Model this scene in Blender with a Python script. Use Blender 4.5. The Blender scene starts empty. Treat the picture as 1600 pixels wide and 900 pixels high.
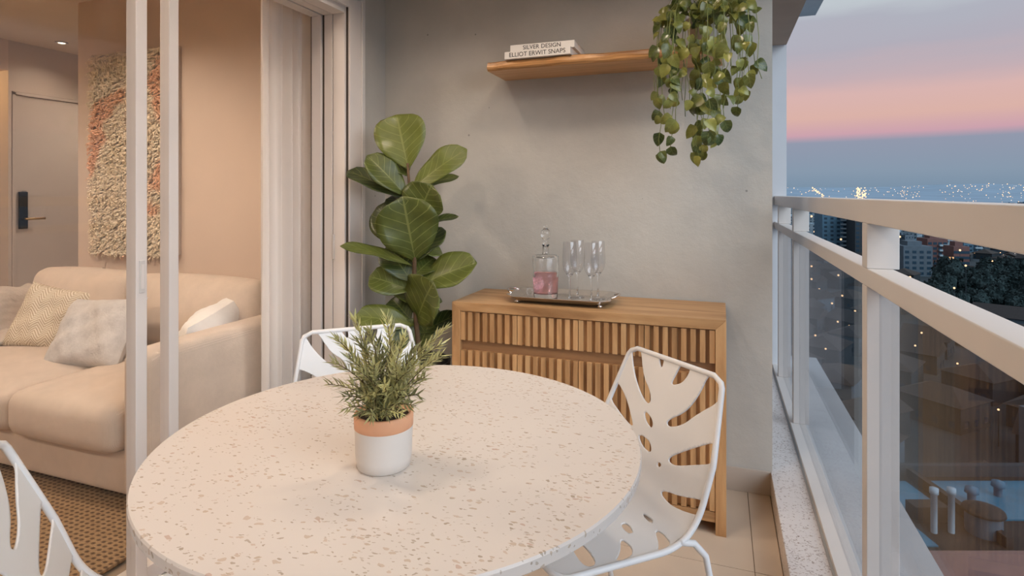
import bpy, math, random
import numpy as np
from mathutils import Vector, Matrix
random.seed(7); np.random.seed(7)
S = bpy.context.scene
COL = S.collection
PI = math.pi

def lin(r, g, b, a=1.0):
    f = lambda c: (c/255/12.92) if c/255 <= 0.04045 else ((c/255+0.055)/1.055)**2.4
    return (f(r), f(g), f(b), a)

# ------------------------------------------------------------------ camera
YAW = math.atan2(325, 900)          # camera turned left of the railing direction
EYE = 1.267
cam_d = bpy.data.cameras.new('camera'); cam = bpy.data.objects.new('camera', cam_d); COL.objects.link(cam)
cam.location = (0, 0, EYE); cam.rotation_euler = (PI/2, 0, YAW)
cam_d.sensor_width = 36; cam_d.lens = 36*900/1600; cam_d.shift_y = -147/1600
cam_d.clip_start = 0.02; cam_d.clip_end = 40000
S.camera = cam
S.view_settings.view_transform = 'Standard'; S.view_settings.look = 'None'
S.view_settings.gamma = 1; S.view_settings.use_curve_mapping = False
S.view_settings.exposure = 0.0
S.cycles.caustics_reflective = False; S.cycles.caustics_refractive = False
S.cycles.sample_clamp_indirect = 6

# ------------------------------------------------------------------ node helper
class N:
    def __init__(s, tree): s.t = tree
    def n(s, typ, **kw):
        nd = s.t.nodes.new(typ)
        for k, v in kw.items():
            if k.startswith('_'): setattr(nd, k[1:], v)
        return nd
    def l(s, a, b): s.t.links.new(a, b)
def ramp(nd, stops, interp='LINEAR'):
    cr = nd.color_ramp; cr.interpolation = interp
    while len(cr.elements) < len(stops): cr.elements.new(0.5)
    for e, (p, c) in zip(cr.elements, stops): e.position = p; e.color = c

# ------------------------------------------------------------------ dusk sky
w = bpy.data.worlds.new('dusk_sky'); S.world = w; w.use_nodes = True
t = w.node_tree; t.nodes.clear(); k = N(t)
tc = k.n('ShaderNodeTexCoord'); sep = k.n('ShaderNodeSeparateXYZ'); k.l(tc.outputs['Generated'], sep.inputs[0])
mp = k.n('ShaderNodeMapping'); mp.inputs['Scale'].default_value = (1.6, 1.6, 9.0); mp.inputs['Rotation'].default_value = (0.12, 0.10, 0)
k.l(tc.outputs['Generated'], mp.inputs[0])
nz = k.n('ShaderNodeTexNoise'); nz.inputs['Scale'].default_value = 1.7; nz.inputs['Detail'].default_value = 5; nz.inputs['Roughness'].default_value = 0.5
k.l(mp.outputs[0], nz.inputs['Vector'])
ma = k.n('ShaderNodeMath', _operation='MULTIPLY_ADD'); ma.inputs[1].default_value = 0.10; ma.inputs[2].default_value = -0.05
k.l(nz.outputs['Fac'], ma.inputs[0])
# the streaks only bend the bands well above the horizon
wt = k.n('ShaderNodeMapRange'); wt.inputs['From Min'].default_value = 0.11; wt.inputs['From Max'].default_value = 0.2; wt.inputs['To Min'].default_value = 0.03; wt.inputs['To Max'].default_value = 1.0
k.l(sep.outputs['Z'], wt.inputs['Value'])
mm = k.n('ShaderNodeMath', _operation='MULTIPLY'); k.l(ma.outputs[0], mm.inputs[0]); k.l(wt.outputs[0], mm.inputs[1])
ad = k.n('ShaderNodeMath', _operation='ADD'); k.l(sep.outputs['Z'], ad.inputs[0]); k.l(mm.outputs[0], ad.inputs[1])
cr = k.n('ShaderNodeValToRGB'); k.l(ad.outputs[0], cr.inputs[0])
ramp(cr, [(0.0, lin(118, 142, 164)), (0.035, lin(136, 153, 172)), (0.078, lin(146, 153, 172)), (0.090, lin(204, 162, 174)),
          (0.115, lin(219, 178, 168)), (0.150, lin(217, 180, 176)), (0.175, lin(198, 175, 180)), (0.215, lin(178, 174, 186)),
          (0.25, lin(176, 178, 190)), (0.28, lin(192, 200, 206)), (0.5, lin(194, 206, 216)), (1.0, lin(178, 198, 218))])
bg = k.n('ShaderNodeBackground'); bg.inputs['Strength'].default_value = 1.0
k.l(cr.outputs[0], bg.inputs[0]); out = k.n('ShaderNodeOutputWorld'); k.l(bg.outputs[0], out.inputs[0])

# ------------------------------------------------------------------ added broad fill from the open side, lifts the sky light
fill_sun_d = bpy.data.lights.new('twilight_fill', 'SUN'); fill_sun_d.energy = 3.0; fill_sun_d.angle = math.radians(55); fill_sun_d.color = (0.80, 0.90, 1.0)
sun = bpy.data.objects.new('twilight_fill', fill_sun_d); COL.objects.link(sun); sun.rotation_euler = Vector((-0.70, 0.45, -0.42)).to_track_quat('-Z', 'Y').to_euler()

# ------------------------------------------------------------------ ceiling lamps of the place (warm), with an added hall fill
def lamp(name, loc, power, col=(1.0, 0.70, 0.43), radius=0.05, spot=None, blend=0.6, aim=None):
    d = bpy.data.lights.new(name, 'SPOT' if spot else 'POINT'); d.energy = power; d.color = col; d.shadow_soft_size = radius
    if spot: d.spot_size = math.radians(spot); d.spot_blend = blend
    o = bpy.data.objects.new(name, d); COL.objects.link(o); o.location = loc
    if aim:
        o.rotation_euler = (Vector(aim)-Vector(loc)).to_track_quat('-Z', 'Y').to_euler()
    return o
WARM = (1.0, 0.82, 0.66)
lamp('balcony_ceiling_lamp', (-0.95, 0.75, 2.50), 29, WARM, 0.09, 165, 0.5)
lamp('balcony_wall_lamp', (-1.30, 1.95, 2.50), 17, WARM, 0.04, 120, 0.8)
lamp('balcony_wall_lamp', (-0.45, 1.75, 2.50), 26, WARM, 0.08, 150, 0.8)
lamp('balcony_near_lamp', (-0.9, -0.7, 2.50), 15, WARM, 0.09, 165, 0.5)
WARMER = (1.0, 0.81, 0.64)
for i, p in enumerate([(-2.7, 1.2, 2.50), (-4.3, 1.2, 2.50), (-2.7, -0.6, 2.50), (-4.3, -0.6, 2.50)]):
    lamp('living_ceiling_lamp', p, 54, WARMER, 0.08, 165, 0.6)
lamp('sofa_wall_lamp', (-3.2, 2.05, 2.50), 17, WARMER, 0.05, 130, 0.8)
lamp('hall_fill', (-4.7, 3.9, 2.40), 36, WARMER, 0.08, 165, 0.6)  # unseen lamp added to lighten the entrance door
lamp('corridor_lamp', (-6.4, 2.6, 2.3), 34, (1.0, 0.62, 0.28), 0.08)

# ------------------------------------------------------------------ materials
MATS = {}
def new_mat(name):
    m = bpy.data.materials.new(name); m.use_nodes = True; m.node_tree.nodes.clear()
    kk = N(m.node_tree); o = kk.n('ShaderNodeOutputMaterial'); MATS[name] = m
    return m, kk, o
def bsdf(kk, o, col=None, rough=0.5, metal=0.0, **kw):
    b = kk.n('ShaderNodeBsdfPrincipled')
    if col: b.inputs['Base Color'].default_value = col
    b.inputs['Roughness'].default_value = rough; b.inputs['Metallic'].default_value = metal
    for a, v in kw.items(): b.inputs[a.replace('_', ' ')].default_value = v
    kk.l(b.outputs[0], o.inputs[0]); return b
def coords(kk, kind='Object', scale=(1, 1, 1), rnd=False):
    tc = kk.n('ShaderNodeTexCoord'); mp = kk.n('ShaderNodeMapping'); mp.inputs['Scale'].default_value = scale
    kk.l(tc.outputs[kind], mp.inputs[0])
    if rnd:
        oi = kk.n('ShaderNodeObjectInfo'); mu = kk.n('ShaderNodeMath', _operation='MULTIPLY'); mu.inputs[1].default_value = 37.0
        kk.l(oi.outputs['Random'], mu.inputs[0])
        va = kk.n('ShaderNodeVectorMath', _operation='ADD'); kk.l(tc.outputs[kind], va.inputs[0]); kk.l(mu.outputs[0], va.inputs[1]); kk.l(va.outputs[0], mp.inputs[0])
    return mp.outputs[0]
def noise(kk, vec, scale, detail=4, rough=0.5, dist=0.0):
    n = kk.n('ShaderNodeTexNoise'); n.inputs['Scale'].default_value = scale; n.inputs['Detail'].default_value = detail
    n.inputs['Roughness'].default_value = rough; n.inputs['Distortion'].default_value = dist; kk.l(vec, n.inputs['Vector']); return n.outputs['Fac']
def bump(kk, b, h, strength=0.2, dist=0.01):
    bp = kk.n('ShaderNodeBump'); bp.inputs['Strength'].default_value = strength; bp.inputs['Distance'].default_value = dist
    kk.l(h, bp.inputs['Height']); kk.l(bp.outputs[0], b.inputs['Normal'])
def plain(name, col, rough=0.5, metal=0.0, var=0.08, vscale=6, bscale=0, bstr=0.1, kind='Object', **kw):
    """colour with a little mottling and fine relief"""
    m, kk, o = new_mat(name); b = bsdf(kk, o, col, rough, metal, **kw); v = coords(kk, kind)
    r = kk.n('ShaderNodeValToRGB'); c = col
    ramp(r, [(0.3, (c[0]*(1-var), c[1]*(1-var), c[2]*(1-var), 1)), (0.7, (min(1, c[0]*(1+var)), min(1, c[1]*(1+var)), min(1, c[2]*(1+var)), 1))])
    kk.l(noise(kk, v, vscale), r.inputs[0]); kk.l(r.outputs[0], b.inputs['Base Color'])
    if bscale: bump(kk, b, noise(kk, v, bscale, 6), bstr, 0.004)
    return m
def wood(name, axis, cols, rough=0.45, ring=10.0, rnd=True):
    m, kk, o = new_mat(name); b = bsdf(kk, o, cols[1], rough)
    sc = {'X': (0.8, ring, ring), 'Y': (ring, 0.8, ring), 'Z': (ring, ring, 0.8)}[axis]
    v = coords(kk, 'Object', sc, rnd)
    f = noise(kk, v, 1.6, 8, 0.62, 0.8)
    r = kk.n('ShaderNodeValToRGB'); ramp(r, [(0.28, cols[0]), (0.5, cols[1]), (0.72, cols[2])]); kk.l(f, r.inputs[0])
    oi = kk.n('ShaderNodeObjectInfo'); hs = kk.n('ShaderNodeHueSaturation')
    mr = kk.n('ShaderNodeMapRange'); mr.inputs['To Min'].default_value = 0.88; mr.inputs['To Max'].default_value = 1.12
    kk.l(oi.outputs['Random'], mr.inputs['Value']); kk.l(mr.outputs[0], hs.inputs['Value']); kk.l(r.outputs[0], hs.inputs['Color'])
    kk.l(hs.outputs[0], b.inputs['Base Color']); bump(kk, b, f, 0.15, 0.002)
    return m
OAK = [lin(140, 100, 62), lin(186, 142, 96), lin(212, 172, 124)]
wood('oak_x', 'X', OAK); wood('oak_z', 'Z', OAK)
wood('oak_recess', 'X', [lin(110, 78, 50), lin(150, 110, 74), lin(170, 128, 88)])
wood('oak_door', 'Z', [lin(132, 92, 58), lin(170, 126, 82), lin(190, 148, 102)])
wood('shelf_top', 'X', [lin(170, 126, 84), lin(204, 158, 112), lin(222, 180, 134)], ring=14)
wood('shelf_edge', 'X', [lin(100, 64, 36), lin(186, 136, 84), lin(226, 182, 128)], ring=26)
plain('door_paint', lin(196, 184, 172), 0.5, var=0.02)
plain('living_wall', lin(216, 198, 182), 0.8, var=0.02, vscale=3, bscale=120, bstr=0.04)
plain('entry_wall', lin(200, 186, 172), 0.8, var=0.02)
plain('ceiling_paint', lin(226, 212, 196), 0.9, var=0.02)
plain('white_metal', lin(226, 224, 222), 0.35, var=0.02)
plain('rail_white', lin(208, 202, 197), 0.38, var=0.015)
plain('frame_white', lin(222, 214, 208), 0.35, var=0.02)
plain('gasket', lin(70, 58, 48), 0.7)
plain('black_lock', lin(28, 28, 30), 0.3)
plain('brass', lin(200, 170, 120), 0.3, 1.0)
plain('beam_bounce_brown', lin(186, 158, 138), 0.8, var=0.04)  # warm bounce on the beam soffit put into its base colour
plain('outer_slab', lin(176, 180, 184), 0.8, var=0.06, vscale=3, bscale=60)
plain('column_paint', lin(206, 208, 212), 0.8, var=0.02)
plain('black_pot', lin(40, 36, 34), 0.45, var=0.15)
plain('soil', lin(52, 38, 28), 0.95, var=0.3, vscale=60, bscale=120, bstr=0.8)
plain('bark', lin(96, 74, 52), 0.9, var=0.2, vscale=40, bscale=60, bstr=0.4)
plain('vine', lin(110, 118, 60), 0.6, var=0.15, vscale=30)
plain('terracotta', lin(222, 164, 126), 0.6, var=0.05, vscale=20)
plain('pot_glaze', lin(214, 206, 198), 0.5, var=0.02)
plain('paper', lin(226, 220, 212), 0.8, var=0.02)
plain('print_black', lin(24, 22, 22), 0.7)
plain('silver', lin(226, 220, 214), 0.22, 1.0, var=0.03)
plain('grout', lin(150, 132, 114), 0.9)

def plaster():
    m, kk, o = new_mat('plaster'); b = bsdf(kk, o, None, 0.85); v = coords(kk)
    r = kk.n('ShaderNodeValToRGB'); ramp(r, [(0.3, lin(174, 170, 163)), (0.55, lin(184, 180, 172)), (0.75, lin(193, 189, 181))])
    kk.l(noise(kk, v, 2.2, 6, 0.6), r.inputs[0])
    vo = kk.n('ShaderNodeTexVoronoi'); vo.inputs['Scale'].default_value = 9; kk.l(v, vo.inputs['Vector'])
    lt = kk.n('ShaderNodeMath', _operation='LESS_THAN'); lt.inputs[1].default_value = 0.045; kk.l(vo.outputs['Distance'], lt.inputs[0])
    mx = kk.n('ShaderNodeMix', _data_type='RGBA'); mx.inputs[7].default_value = lin(140, 136, 131)
    kk.l(lt.outputs[0], mx.inputs[0]); kk.l(r.outputs[0], mx.inputs[6]); kk.l(mx.outputs[2], b.inputs['Base Color'])
    bump(kk, b, noise(kk, v, 14, 10, 0.7), 0.25, 0.01)
plaster()
def terrazzo(name, base, chips, s1, s2, rough=0.25):
    m, kk, o = new_mat(name); b = bsdf(kk, o, None, rough); v = coords(kk)
    nz = kk.n('ShaderNodeTexNoise'); nz.inputs['Scale'].default_value = s1*0.8; nz.inputs['Detail'].default_value = 3; kk.l(v, nz.inputs['Vector'])
    va = kk.n('ShaderNodeVectorMath', _operation='MULTIPLY_ADD'); va.inputs[1].default_value = (0.018, 0.018, 0.018)
    kk.l(nz.outputs['Color'], va.inputs[0]); kk.l(v, va.inputs[2])
    cur = None
    big = noise(kk, v, 7.0, 3, 0.6)
    for i, (sc, thr, dens, col1, col2) in enumerate(chips):
        mp = kk.n('ShaderNodeMapping'); mp.inputs['Location'].default_value = (i*3.1, i*1.7, i); mp.inputs['Rotation'].default_value = (0, 0, i*1.1); mp.inputs['Scale'].default_value = (0.8, 1.7, 1)
        kk.l(va.outputs[0], mp.inputs[0])
        vo = kk.n('ShaderNodeTexVoronoi'); vo.inputs['Scale'].default_value = sc; kk.l(mp.outputs[0], vo.inputs['Vector'])
        sp = kk.n('ShaderNodeSeparateColor'); kk.l(vo.outputs['Color'], sp.inputs[0])
        # chip present where the cell's random value clears the density
        md = kk.n('ShaderNodeMath', _operation='MULTIPLY_ADD'); kk.l(big, md.inputs[0]); md.inputs[1].default_value = 1.3; md.inputs[2].default_value = dens-0.65
        g = kk.n('ShaderNodeMath', _operation='LESS_THAN'); kk.l(sp.outputs[0], g.inputs[0]); kk.l(md.outputs[0], g.inputs[1])
        th = kk.n('ShaderNodeMath', _operation='MULTIPLY'); kk.l(sp.outputs[1], th.inputs[0]); th.inputs[1].default_value = thr
        d = kk.n('ShaderNodeMath', _operation='LESS_THAN'); kk.l(vo.outputs['Distance'], d.inputs[0]); kk.l(th.outputs[0], d.inputs[1])
        f = kk.n('ShaderNodeMath', _operation='MULTIPLY'); kk.l(g.outputs[0], f.inputs[0]); kk.l(d.outputs[0], f.inputs[1])
        cm = kk.n('ShaderNodeMix', _data_type='RGBA'); cm.inputs[6].default_value = col1; cm.inputs[7].default_value = col2; kk.l(sp.outputs[2], cm.inputs[0])
        mx = kk.n('ShaderNodeMix', _data_type='RGBA'); kk.l(f.outputs[0], mx.inputs[0]); kk.l(cm.outputs[2], mx.inputs[7])
        if cur is None: mx.inputs[6].default_value = base
        else: kk.l(cur, mx.inputs[6])
        cur = mx.outputs[2]
    kk.l(cur, b.inputs['Base Color'])
terrazzo('terrazzo', lin(217, 206, 196), [(80, 0.5, 0.26, lin(190, 172, 152), lin(206, 186, 170)), (130, 0.5, 0.30, lin(174, 158, 140), lin(200, 186, 172)), (46, 0.34, 0.08, lin(202, 176, 162), lin(188, 168, 150))], 60, 1)
terrazzo('granite', lin(214, 206, 202), [(150, 0.6, 0.5, lin(130, 110, 96), lin(176, 160, 152)), (80, 0.4, 0.25, lin(120, 96, 80), lin(190, 172, 160))], 90, 1, 0.3)
def fabric(name, col, scale=260, var=0.07, bstr=0.35, rough=0.9, v2=9, weave=True):
    m, kk, o = new_mat(name); b = bsdf(kk, o, col, rough); v = coords(kk)
    b.inputs['Sheen Weight'].default_value = 0.25
    r = kk.n('ShaderNodeValToRGB'); ramp(r, [(0.3, tuple(c*(1-var) for c in col[:3])+(1,)), (0.7, tuple(min(1, c*(1+var)) for c in col[:3])+(1,))])
    kk.l(noise(kk, v, v2, 6, 0.7), r.inputs[0]); kk.l(r.outputs[0], b.inputs['Base Color'])
    w1 = kk.n('ShaderNodeTexWave'); w1.inputs['Scale'].default_value = scale*0.3; w1.inputs['Distortion'].default_value = 1.5; kk.l(v, w1.inputs['Vector'])
    a = kk.n('ShaderNodeMath', _operation='ADD'); kk.l(noise(kk, v, scale, 2), a.inputs[0]); kk.l(w1.outputs['Fac'], a.inputs[1])
    bump(kk, b, a.outputs[0] if weave else noise(kk, v, scale, 5, 0.7), bstr, 0.002 if weave else 0.006)
fabric('sofa_fabric', lin(214, 196, 178)); fabric('pillow_grey', lin(206, 202, 198), 60, 0.12, 0.7, v2=24, weave=False); fabric('pillow_white', lin(240, 236, 230), 120, 0.04, 0.35, weave=False)
fabric('throw_fabric', lin(190, 178, 166), 80, 0.1, 0.6)
def chevron():
    m, kk, o = new_mat('pillow_chevron'); b = bsdf(kk, o, None, 0.9); v = coords(kk)
    sp = kk.n('ShaderNodeSeparateXYZ'); kk.l(v, sp.inputs[0])
    pp = kk.n('ShaderNodeMath', _operation='PINGPONG'); pp.inputs[1].default_value = 0.035; kk.l(sp.outputs[0], pp.inputs[0])
    a = kk.n('ShaderNodeMath', _operation='ADD'); kk.l(sp.outputs[2], a.inputs[0]); kk.l(pp.outputs[0], a.inputs[1])
    mu = kk.n('ShaderNodeMath', _operation='MULTIPLY'); kk.l(a.outputs[0], mu.inputs[0]); mu.inputs[1].default_value = 420
    si = kk.n('ShaderNodeMath', _operation='SINE'); kk.l(mu.outputs[0], si.inputs[0])
    r = kk.n('ShaderNodeValToRGB'); ramp(r, [(0.35, lin(190, 174, 150)), (0.65, lin(230, 218, 198))]); 
    mr = kk.n('ShaderNodeMapRange'); mr.inputs['From Min'].default_value = -1; kk.l(si.outputs[0], mr.inputs['Value']); kk.l(mr.outputs[0], r.inputs[0])
    kk.l(r.outputs[0], b.inputs['Base Color']); bump(kk, b, mr.outputs[0], 0.5, 0.003)
chevron()
def rugmat():
    m, kk, o = new_mat('rug_weave'); b = bsdf(kk, o, None, 0.95); v = coords(kk)
    r = kk.n('ShaderNodeValToRGB'); ramp(r, [(0.3, lin(150, 120, 86)), (0.7, lin(184, 152, 114))]); kk.l(noise(kk, v, 60, 5, 0.7), r.inputs[0])
    mp = kk.n('ShaderNodeMapping'); mp.inputs['Scale'].default_value = (1, 1.5, 1); kk.l(v, mp.inputs[0])
    vo = kk.n('ShaderNodeTexVoronoi'); vo.voronoi_dimensions = '2D'; vo.inputs['Scale'].default_value = 34; vo.inputs['Randomness'].default_value = 0.15; kk.l(mp.outputs[0], vo.inputs['Vector'])
    mr = kk.n('ShaderNodeMapRange'); mr.inputs['From Min'].default_value = 0.2; mr.inputs['From Max'].default_value = 0.4; mr.inputs['To Min'].default_value = 1; mr.inputs['To Max'].default_value = 0
    kk.l(vo.outputs['Distance'], mr.inputs['Value'])
    mx = kk.n('ShaderNodeMix', _data_type='RGBA'); mx.inputs[7].default_value = lin(96, 72, 50); kk.l(mr.outputs[0], mx.inputs[0]); kk.l(r.outputs[0], mx.inputs[6])
    kk.l(mx.outputs[2], b.inputs['Base Color'])
    w1 = kk.n('ShaderNodeTexWave'); w1.inputs['Scale'].default_value = 45; kk.l(v, w1.inputs['Vector']); bump(kk, b, w1.outputs['Fac'], 0.6, 0.004)
rugmat()
def tuft():
    m, kk, o = new_mat('tuft_wool'); b = bsdf(kk, o, None, 0.95); v = coords(kk)
    r = kk.n('ShaderNodeValToRGB'); ramp(r, [(0.0, lin(224, 206, 176)), (0.55, lin(232, 216, 190)), (0.59, lin(228, 182, 152)), (0.66, lin(226, 178, 148)), (0.70, lin(206, 176, 144)), (1.0, lin(214, 190, 158))], 'EASE')
    kk.l(noise(kk, v, 2.3, 2, 0.4), r.inputs[0]); oi = noise(kk, v, 40, 2)
    hs = kk.n('ShaderNodeHueSaturation'); mr = kk.n('ShaderNodeMapRange'); mr.inputs['To Min'].default_value = 0.6; mr.inputs['To Max'].default_value = 1.4
    kk.l(oi, mr.inputs['Value']); kk.l(mr.outputs[0], hs.inputs['Value']); kk.l(r.outputs[0], hs.inputs['Color']); kk.l(hs.outputs[0], b.inputs['Base Color'])
tuft()
def tile(name, c):
    m, kk, o = new_mat(name); b = bsdf(kk, o, None, 0.42); v = coords(kk, 'Object', (1, 1, 1), True)
    r = kk.n('ShaderNodeValToRGB'); ramp(r, [(0.3, tuple(x*0.92 for x in c[:3])+(1,)), (0.7, c)]); kk.l(noise(kk, v, 3, 6, 0.6), r.inputs[0]); kk.l(r.outputs[0], b.inputs['Base Color'])
tile('floor_tile_mat', lin(206, 188, 168)); tile('baseboard_mat', lin(190, 178, 166))
def curtain_mat():
    m, kk, o = new_mat('curtain_cloth'); d = kk.n('ShaderNodeBsdfDiffuse'); d.inputs[0].default_value = lin(244, 240, 236)
    tr = kk.n('ShaderNodeBsdfTranslucent'); tr.inputs[0].default_value = lin(244, 238, 232)
    mx = kk.n('ShaderNodeMixShader'); mx.inputs[0].default_value = 0.4; kk.l(d.outputs[0], mx.inputs[1]); kk.l(tr.outputs[0], mx.inputs[2]); kk.l(mx.outputs[0], o.inputs[0])
curtain_mat()
def facing(kk, amount, base=None):
    """schlick reflectance, the same from both sides"""
    lw = kk.n('ShaderNodeLayerWeight'); lw.inputs[0].default_value = 0.5
    p = kk.n('ShaderNodeMath', _operation='POWER'); p.inputs[1].default_value = 5.0; kk.l(lw.outputs['Facing'], p.inputs[0])
    m = kk.n('ShaderNodeMath', _operation='MULTIPLY_ADD'); m.inputs[1].default_value = amount; m.inputs[2].default_value = 0.04*amount if base is None else base; kk.l(p.outputs[0], m.inputs[0])
    return m.outputs[0]
def pane_mat(name, tint, refl=0.9):
    """thin flat glass: fresnel reflection over a clear, slightly tinted pane"""
    m, kk, o = new_mat(name); tr = kk.n('ShaderNodeBsdfTransparent'); tr.inputs[0].default_value = tint
    gl = kk.n('ShaderNodeBsdfGlossy'); gl.inputs['Roughness'].default_value = 0.0
    fr = facing(kk, refl)
    mx = kk.n('ShaderNodeMixShader'); kk.l(fr, mx.inputs[0]); kk.l(tr.outputs[0], mx.inputs[1]); kk.l(gl.outputs[0], mx.inputs[2]); kk.l(mx.outputs[0], o.inputs[0])
pane_mat('rail_glass', (0.90, 0.90, 0.91, 1), 0.5); pane_mat('door_glass', (0.985, 0.985, 0.985, 1), 0.4)
def glassmat(name, col=(1, 1, 1, 1), ior=1.45):
    m, kk, o = new_mat(name); b = bsdf(kk, o, col, 0.0, 0.0, Transmission_Weight=1.0, IOR=ior)
glassmat('crystal'); glassmat('pink_liquid', lin(250, 196, 202), 1.33)
def thin_crystal():
    m, kk, o = new_mat('thin_crystal'); tr = kk.n('ShaderNodeBsdfTransparent'); tr.inputs[0].default_value = (0.96, 0.96, 0.97, 1)
    gl = kk.n('ShaderNodeBsdfGlossy'); gl.inputs['Roughness'].default_value = 0.02
    fr = facing(kk, 0.9, 0.10)
    mx = kk.n('ShaderNodeMixShader'); kk.l(fr, mx.inputs[0]); kk.l(tr.outputs[0], mx.inputs[1]); kk.l(gl.outputs[0], mx.inputs[2]); kk.l(mx.outputs[0], o.inputs[0])
thin_crystal()
def leafmat(name, dark, light, vein, n=7.0, rough=0.35, trans=0.15):
    m, kk, o = new_mat(name); b = bsdf(kk, o, None, rough); uv = kk.n('ShaderNodeUVMap')
    sp = kk.n('ShaderNodeSeparateXYZ'); kk.l(uv.outputs[0], sp.inputs[0])
    ab = kk.n('ShaderNodeMath', _operation='ABSOLUTE'); su = kk.n('ShaderNodeMath', _operation='SUBTRACT'); su.inputs[1].default_value = 0.5
    kk.l(sp.outputs[0], su.inputs[0]); kk.l(su.outputs[0], ab.inputs[0])
    mid = kk.n('ShaderNodeMath', _operation='LESS_THAN'); mid.inputs[1].default_value = 0.018; kk.l(ab.outputs[0], mid.inputs[0])
    sl = kk.n('ShaderNodeMath', _operation='MULTIPLY_ADD'); kk.l(ab.outputs[0], sl.inputs[0]); sl.inputs[1].default_value = -0.55; kk.l(sp.outputs[1], sl.inputs[2])
    ml = kk.n('ShaderNodeMath', _operation='MULTIPLY'); kk.l(sl.outputs[0], ml.inputs[0]); ml.inputs[1].default_value = n
    fr = kk.n('ShaderNodeMath', _operation='FRACT'); kk.l(ml.outputs[0], fr.inputs[0])
    sv = kk.n('ShaderNodeMath', _operation='LESS_THAN'); sv.inputs[1].default_value = 0.09; kk.l(fr.outputs[0], sv.inputs[0])
    mx = kk.n('ShaderNodeMath', _operation='MAXIMUM'); kk.l(mid.outputs[0], mx.inputs[0]); kk.l(sv.outputs[0], mx.inputs[1])
    ve = kk.n('ShaderNodeMath', _operation='MULTIPLY'); kk.l(mx.outputs[0], ve.inputs[0]); ve.inputs[1].default_value = 0.3
    oi = kk.n('ShaderNodeObjectInfo'); v = coords(kk, 'Object')
    ns = noise(kk, v, 18, 3); a = kk.n('ShaderNodeMath', _operation='ADD'); kk.l(ns, a.inputs[0]); kk.l(oi.outputs['Random'], a.inputs[1])
    mr = kk.n('ShaderNodeMapRange'); mr.inputs['From Min'].default_value = 0.4; mr.inputs['From Max'].default_value = 1.5; kk.l(a.outputs[0], mr.inputs['Value'])
    c = kk.n('ShaderNodeMix', _data_type='RGBA'); c.inputs[6].default_value = dark; c.inputs[7].default_value = light; kk.l(mr.outputs[0], c.inputs[0])
    c2 = kk.n('ShaderNodeMix', _data_type='RGBA'); kk.l(c.outputs[2], c2.inputs[6]); c2.inputs[7].default_value = vein; kk.l(ve.outputs[0], c2.inputs[0])
    kk.l(c2.outputs[2], b.inputs['Base Color']); bump(kk, b, mx.outputs[0], 0.35, 0.004)
    if trans:
        tl = kk.n('ShaderNodeBsdfTranslucent'); kk.l(c2.outputs[2], tl.inputs[0]); ms = kk.n('ShaderNodeMixShader'); ms.inputs[0].default_value = trans
        kk.l(b.outputs[0], ms.inputs[1]); kk.l(tl.outputs[0], ms.inputs[2]); kk.l(ms.outputs[0], o.inputs[0])
leafmat('fig_leaf', lin(48, 60, 26), lin(104, 112, 46), lin(168, 172, 100))
leafmat('pothos_leaf', lin(56, 72, 34), lin(148, 146, 70), lin(160, 166, 92), 4.0, 0.28)
leafmat('rosemary_leaf', lin(72, 76, 40), lin(226, 218, 152), lin(222, 218, 175), 1.0)
def emit(name, col, s):
    m, kk, o = new_mat(name); e = kk.n('ShaderNodeEmission'); e.inputs[0].default_value = col; e.inputs[1].default_value = s; kk.l(e.outputs[0], o.inputs[0])
emit('lamp_glow', (1, 0.8, 0.55, 1), 14); emit('street_glow', (1, 0.62, 0.32, 1), 2.2); emit('street_glow_white', (1, 0.82, 0.66, 1), 1.6); emit('window_glow', (1, 0.55, 0.25, 1), 1.0)
# city
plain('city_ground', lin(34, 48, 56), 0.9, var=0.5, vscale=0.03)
plain('far_land_haze', lin(118, 142, 162), 1.0, var=0.15, vscale=0.004)  # distance haze put into the hills' base colour
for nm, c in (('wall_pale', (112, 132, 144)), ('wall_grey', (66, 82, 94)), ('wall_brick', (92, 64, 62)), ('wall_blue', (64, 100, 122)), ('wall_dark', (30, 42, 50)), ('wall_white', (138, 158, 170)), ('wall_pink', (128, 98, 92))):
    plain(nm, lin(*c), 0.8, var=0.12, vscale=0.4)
plain('roof_tile', lin(33, 28, 28), 0.85, var=0.2, vscale=1.5); plain('roof_dark', lin(32, 36, 40), 0.85, var=0.2, vscale=0.8)
plain('roof_teal', lin(40, 104, 130), 0.35, var=0.2, vscale=0.5); plain('roof_brown', lin(36, 30, 28), 0.8, var=0.25, vscale=0.8)
plain('city_window', lin(36, 58, 74), 0.2); plain('tree_leaf', lin(22, 42, 44), 0.95, var=0.4, vscale=0.8, bscale=3, bstr=0.8)

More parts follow.
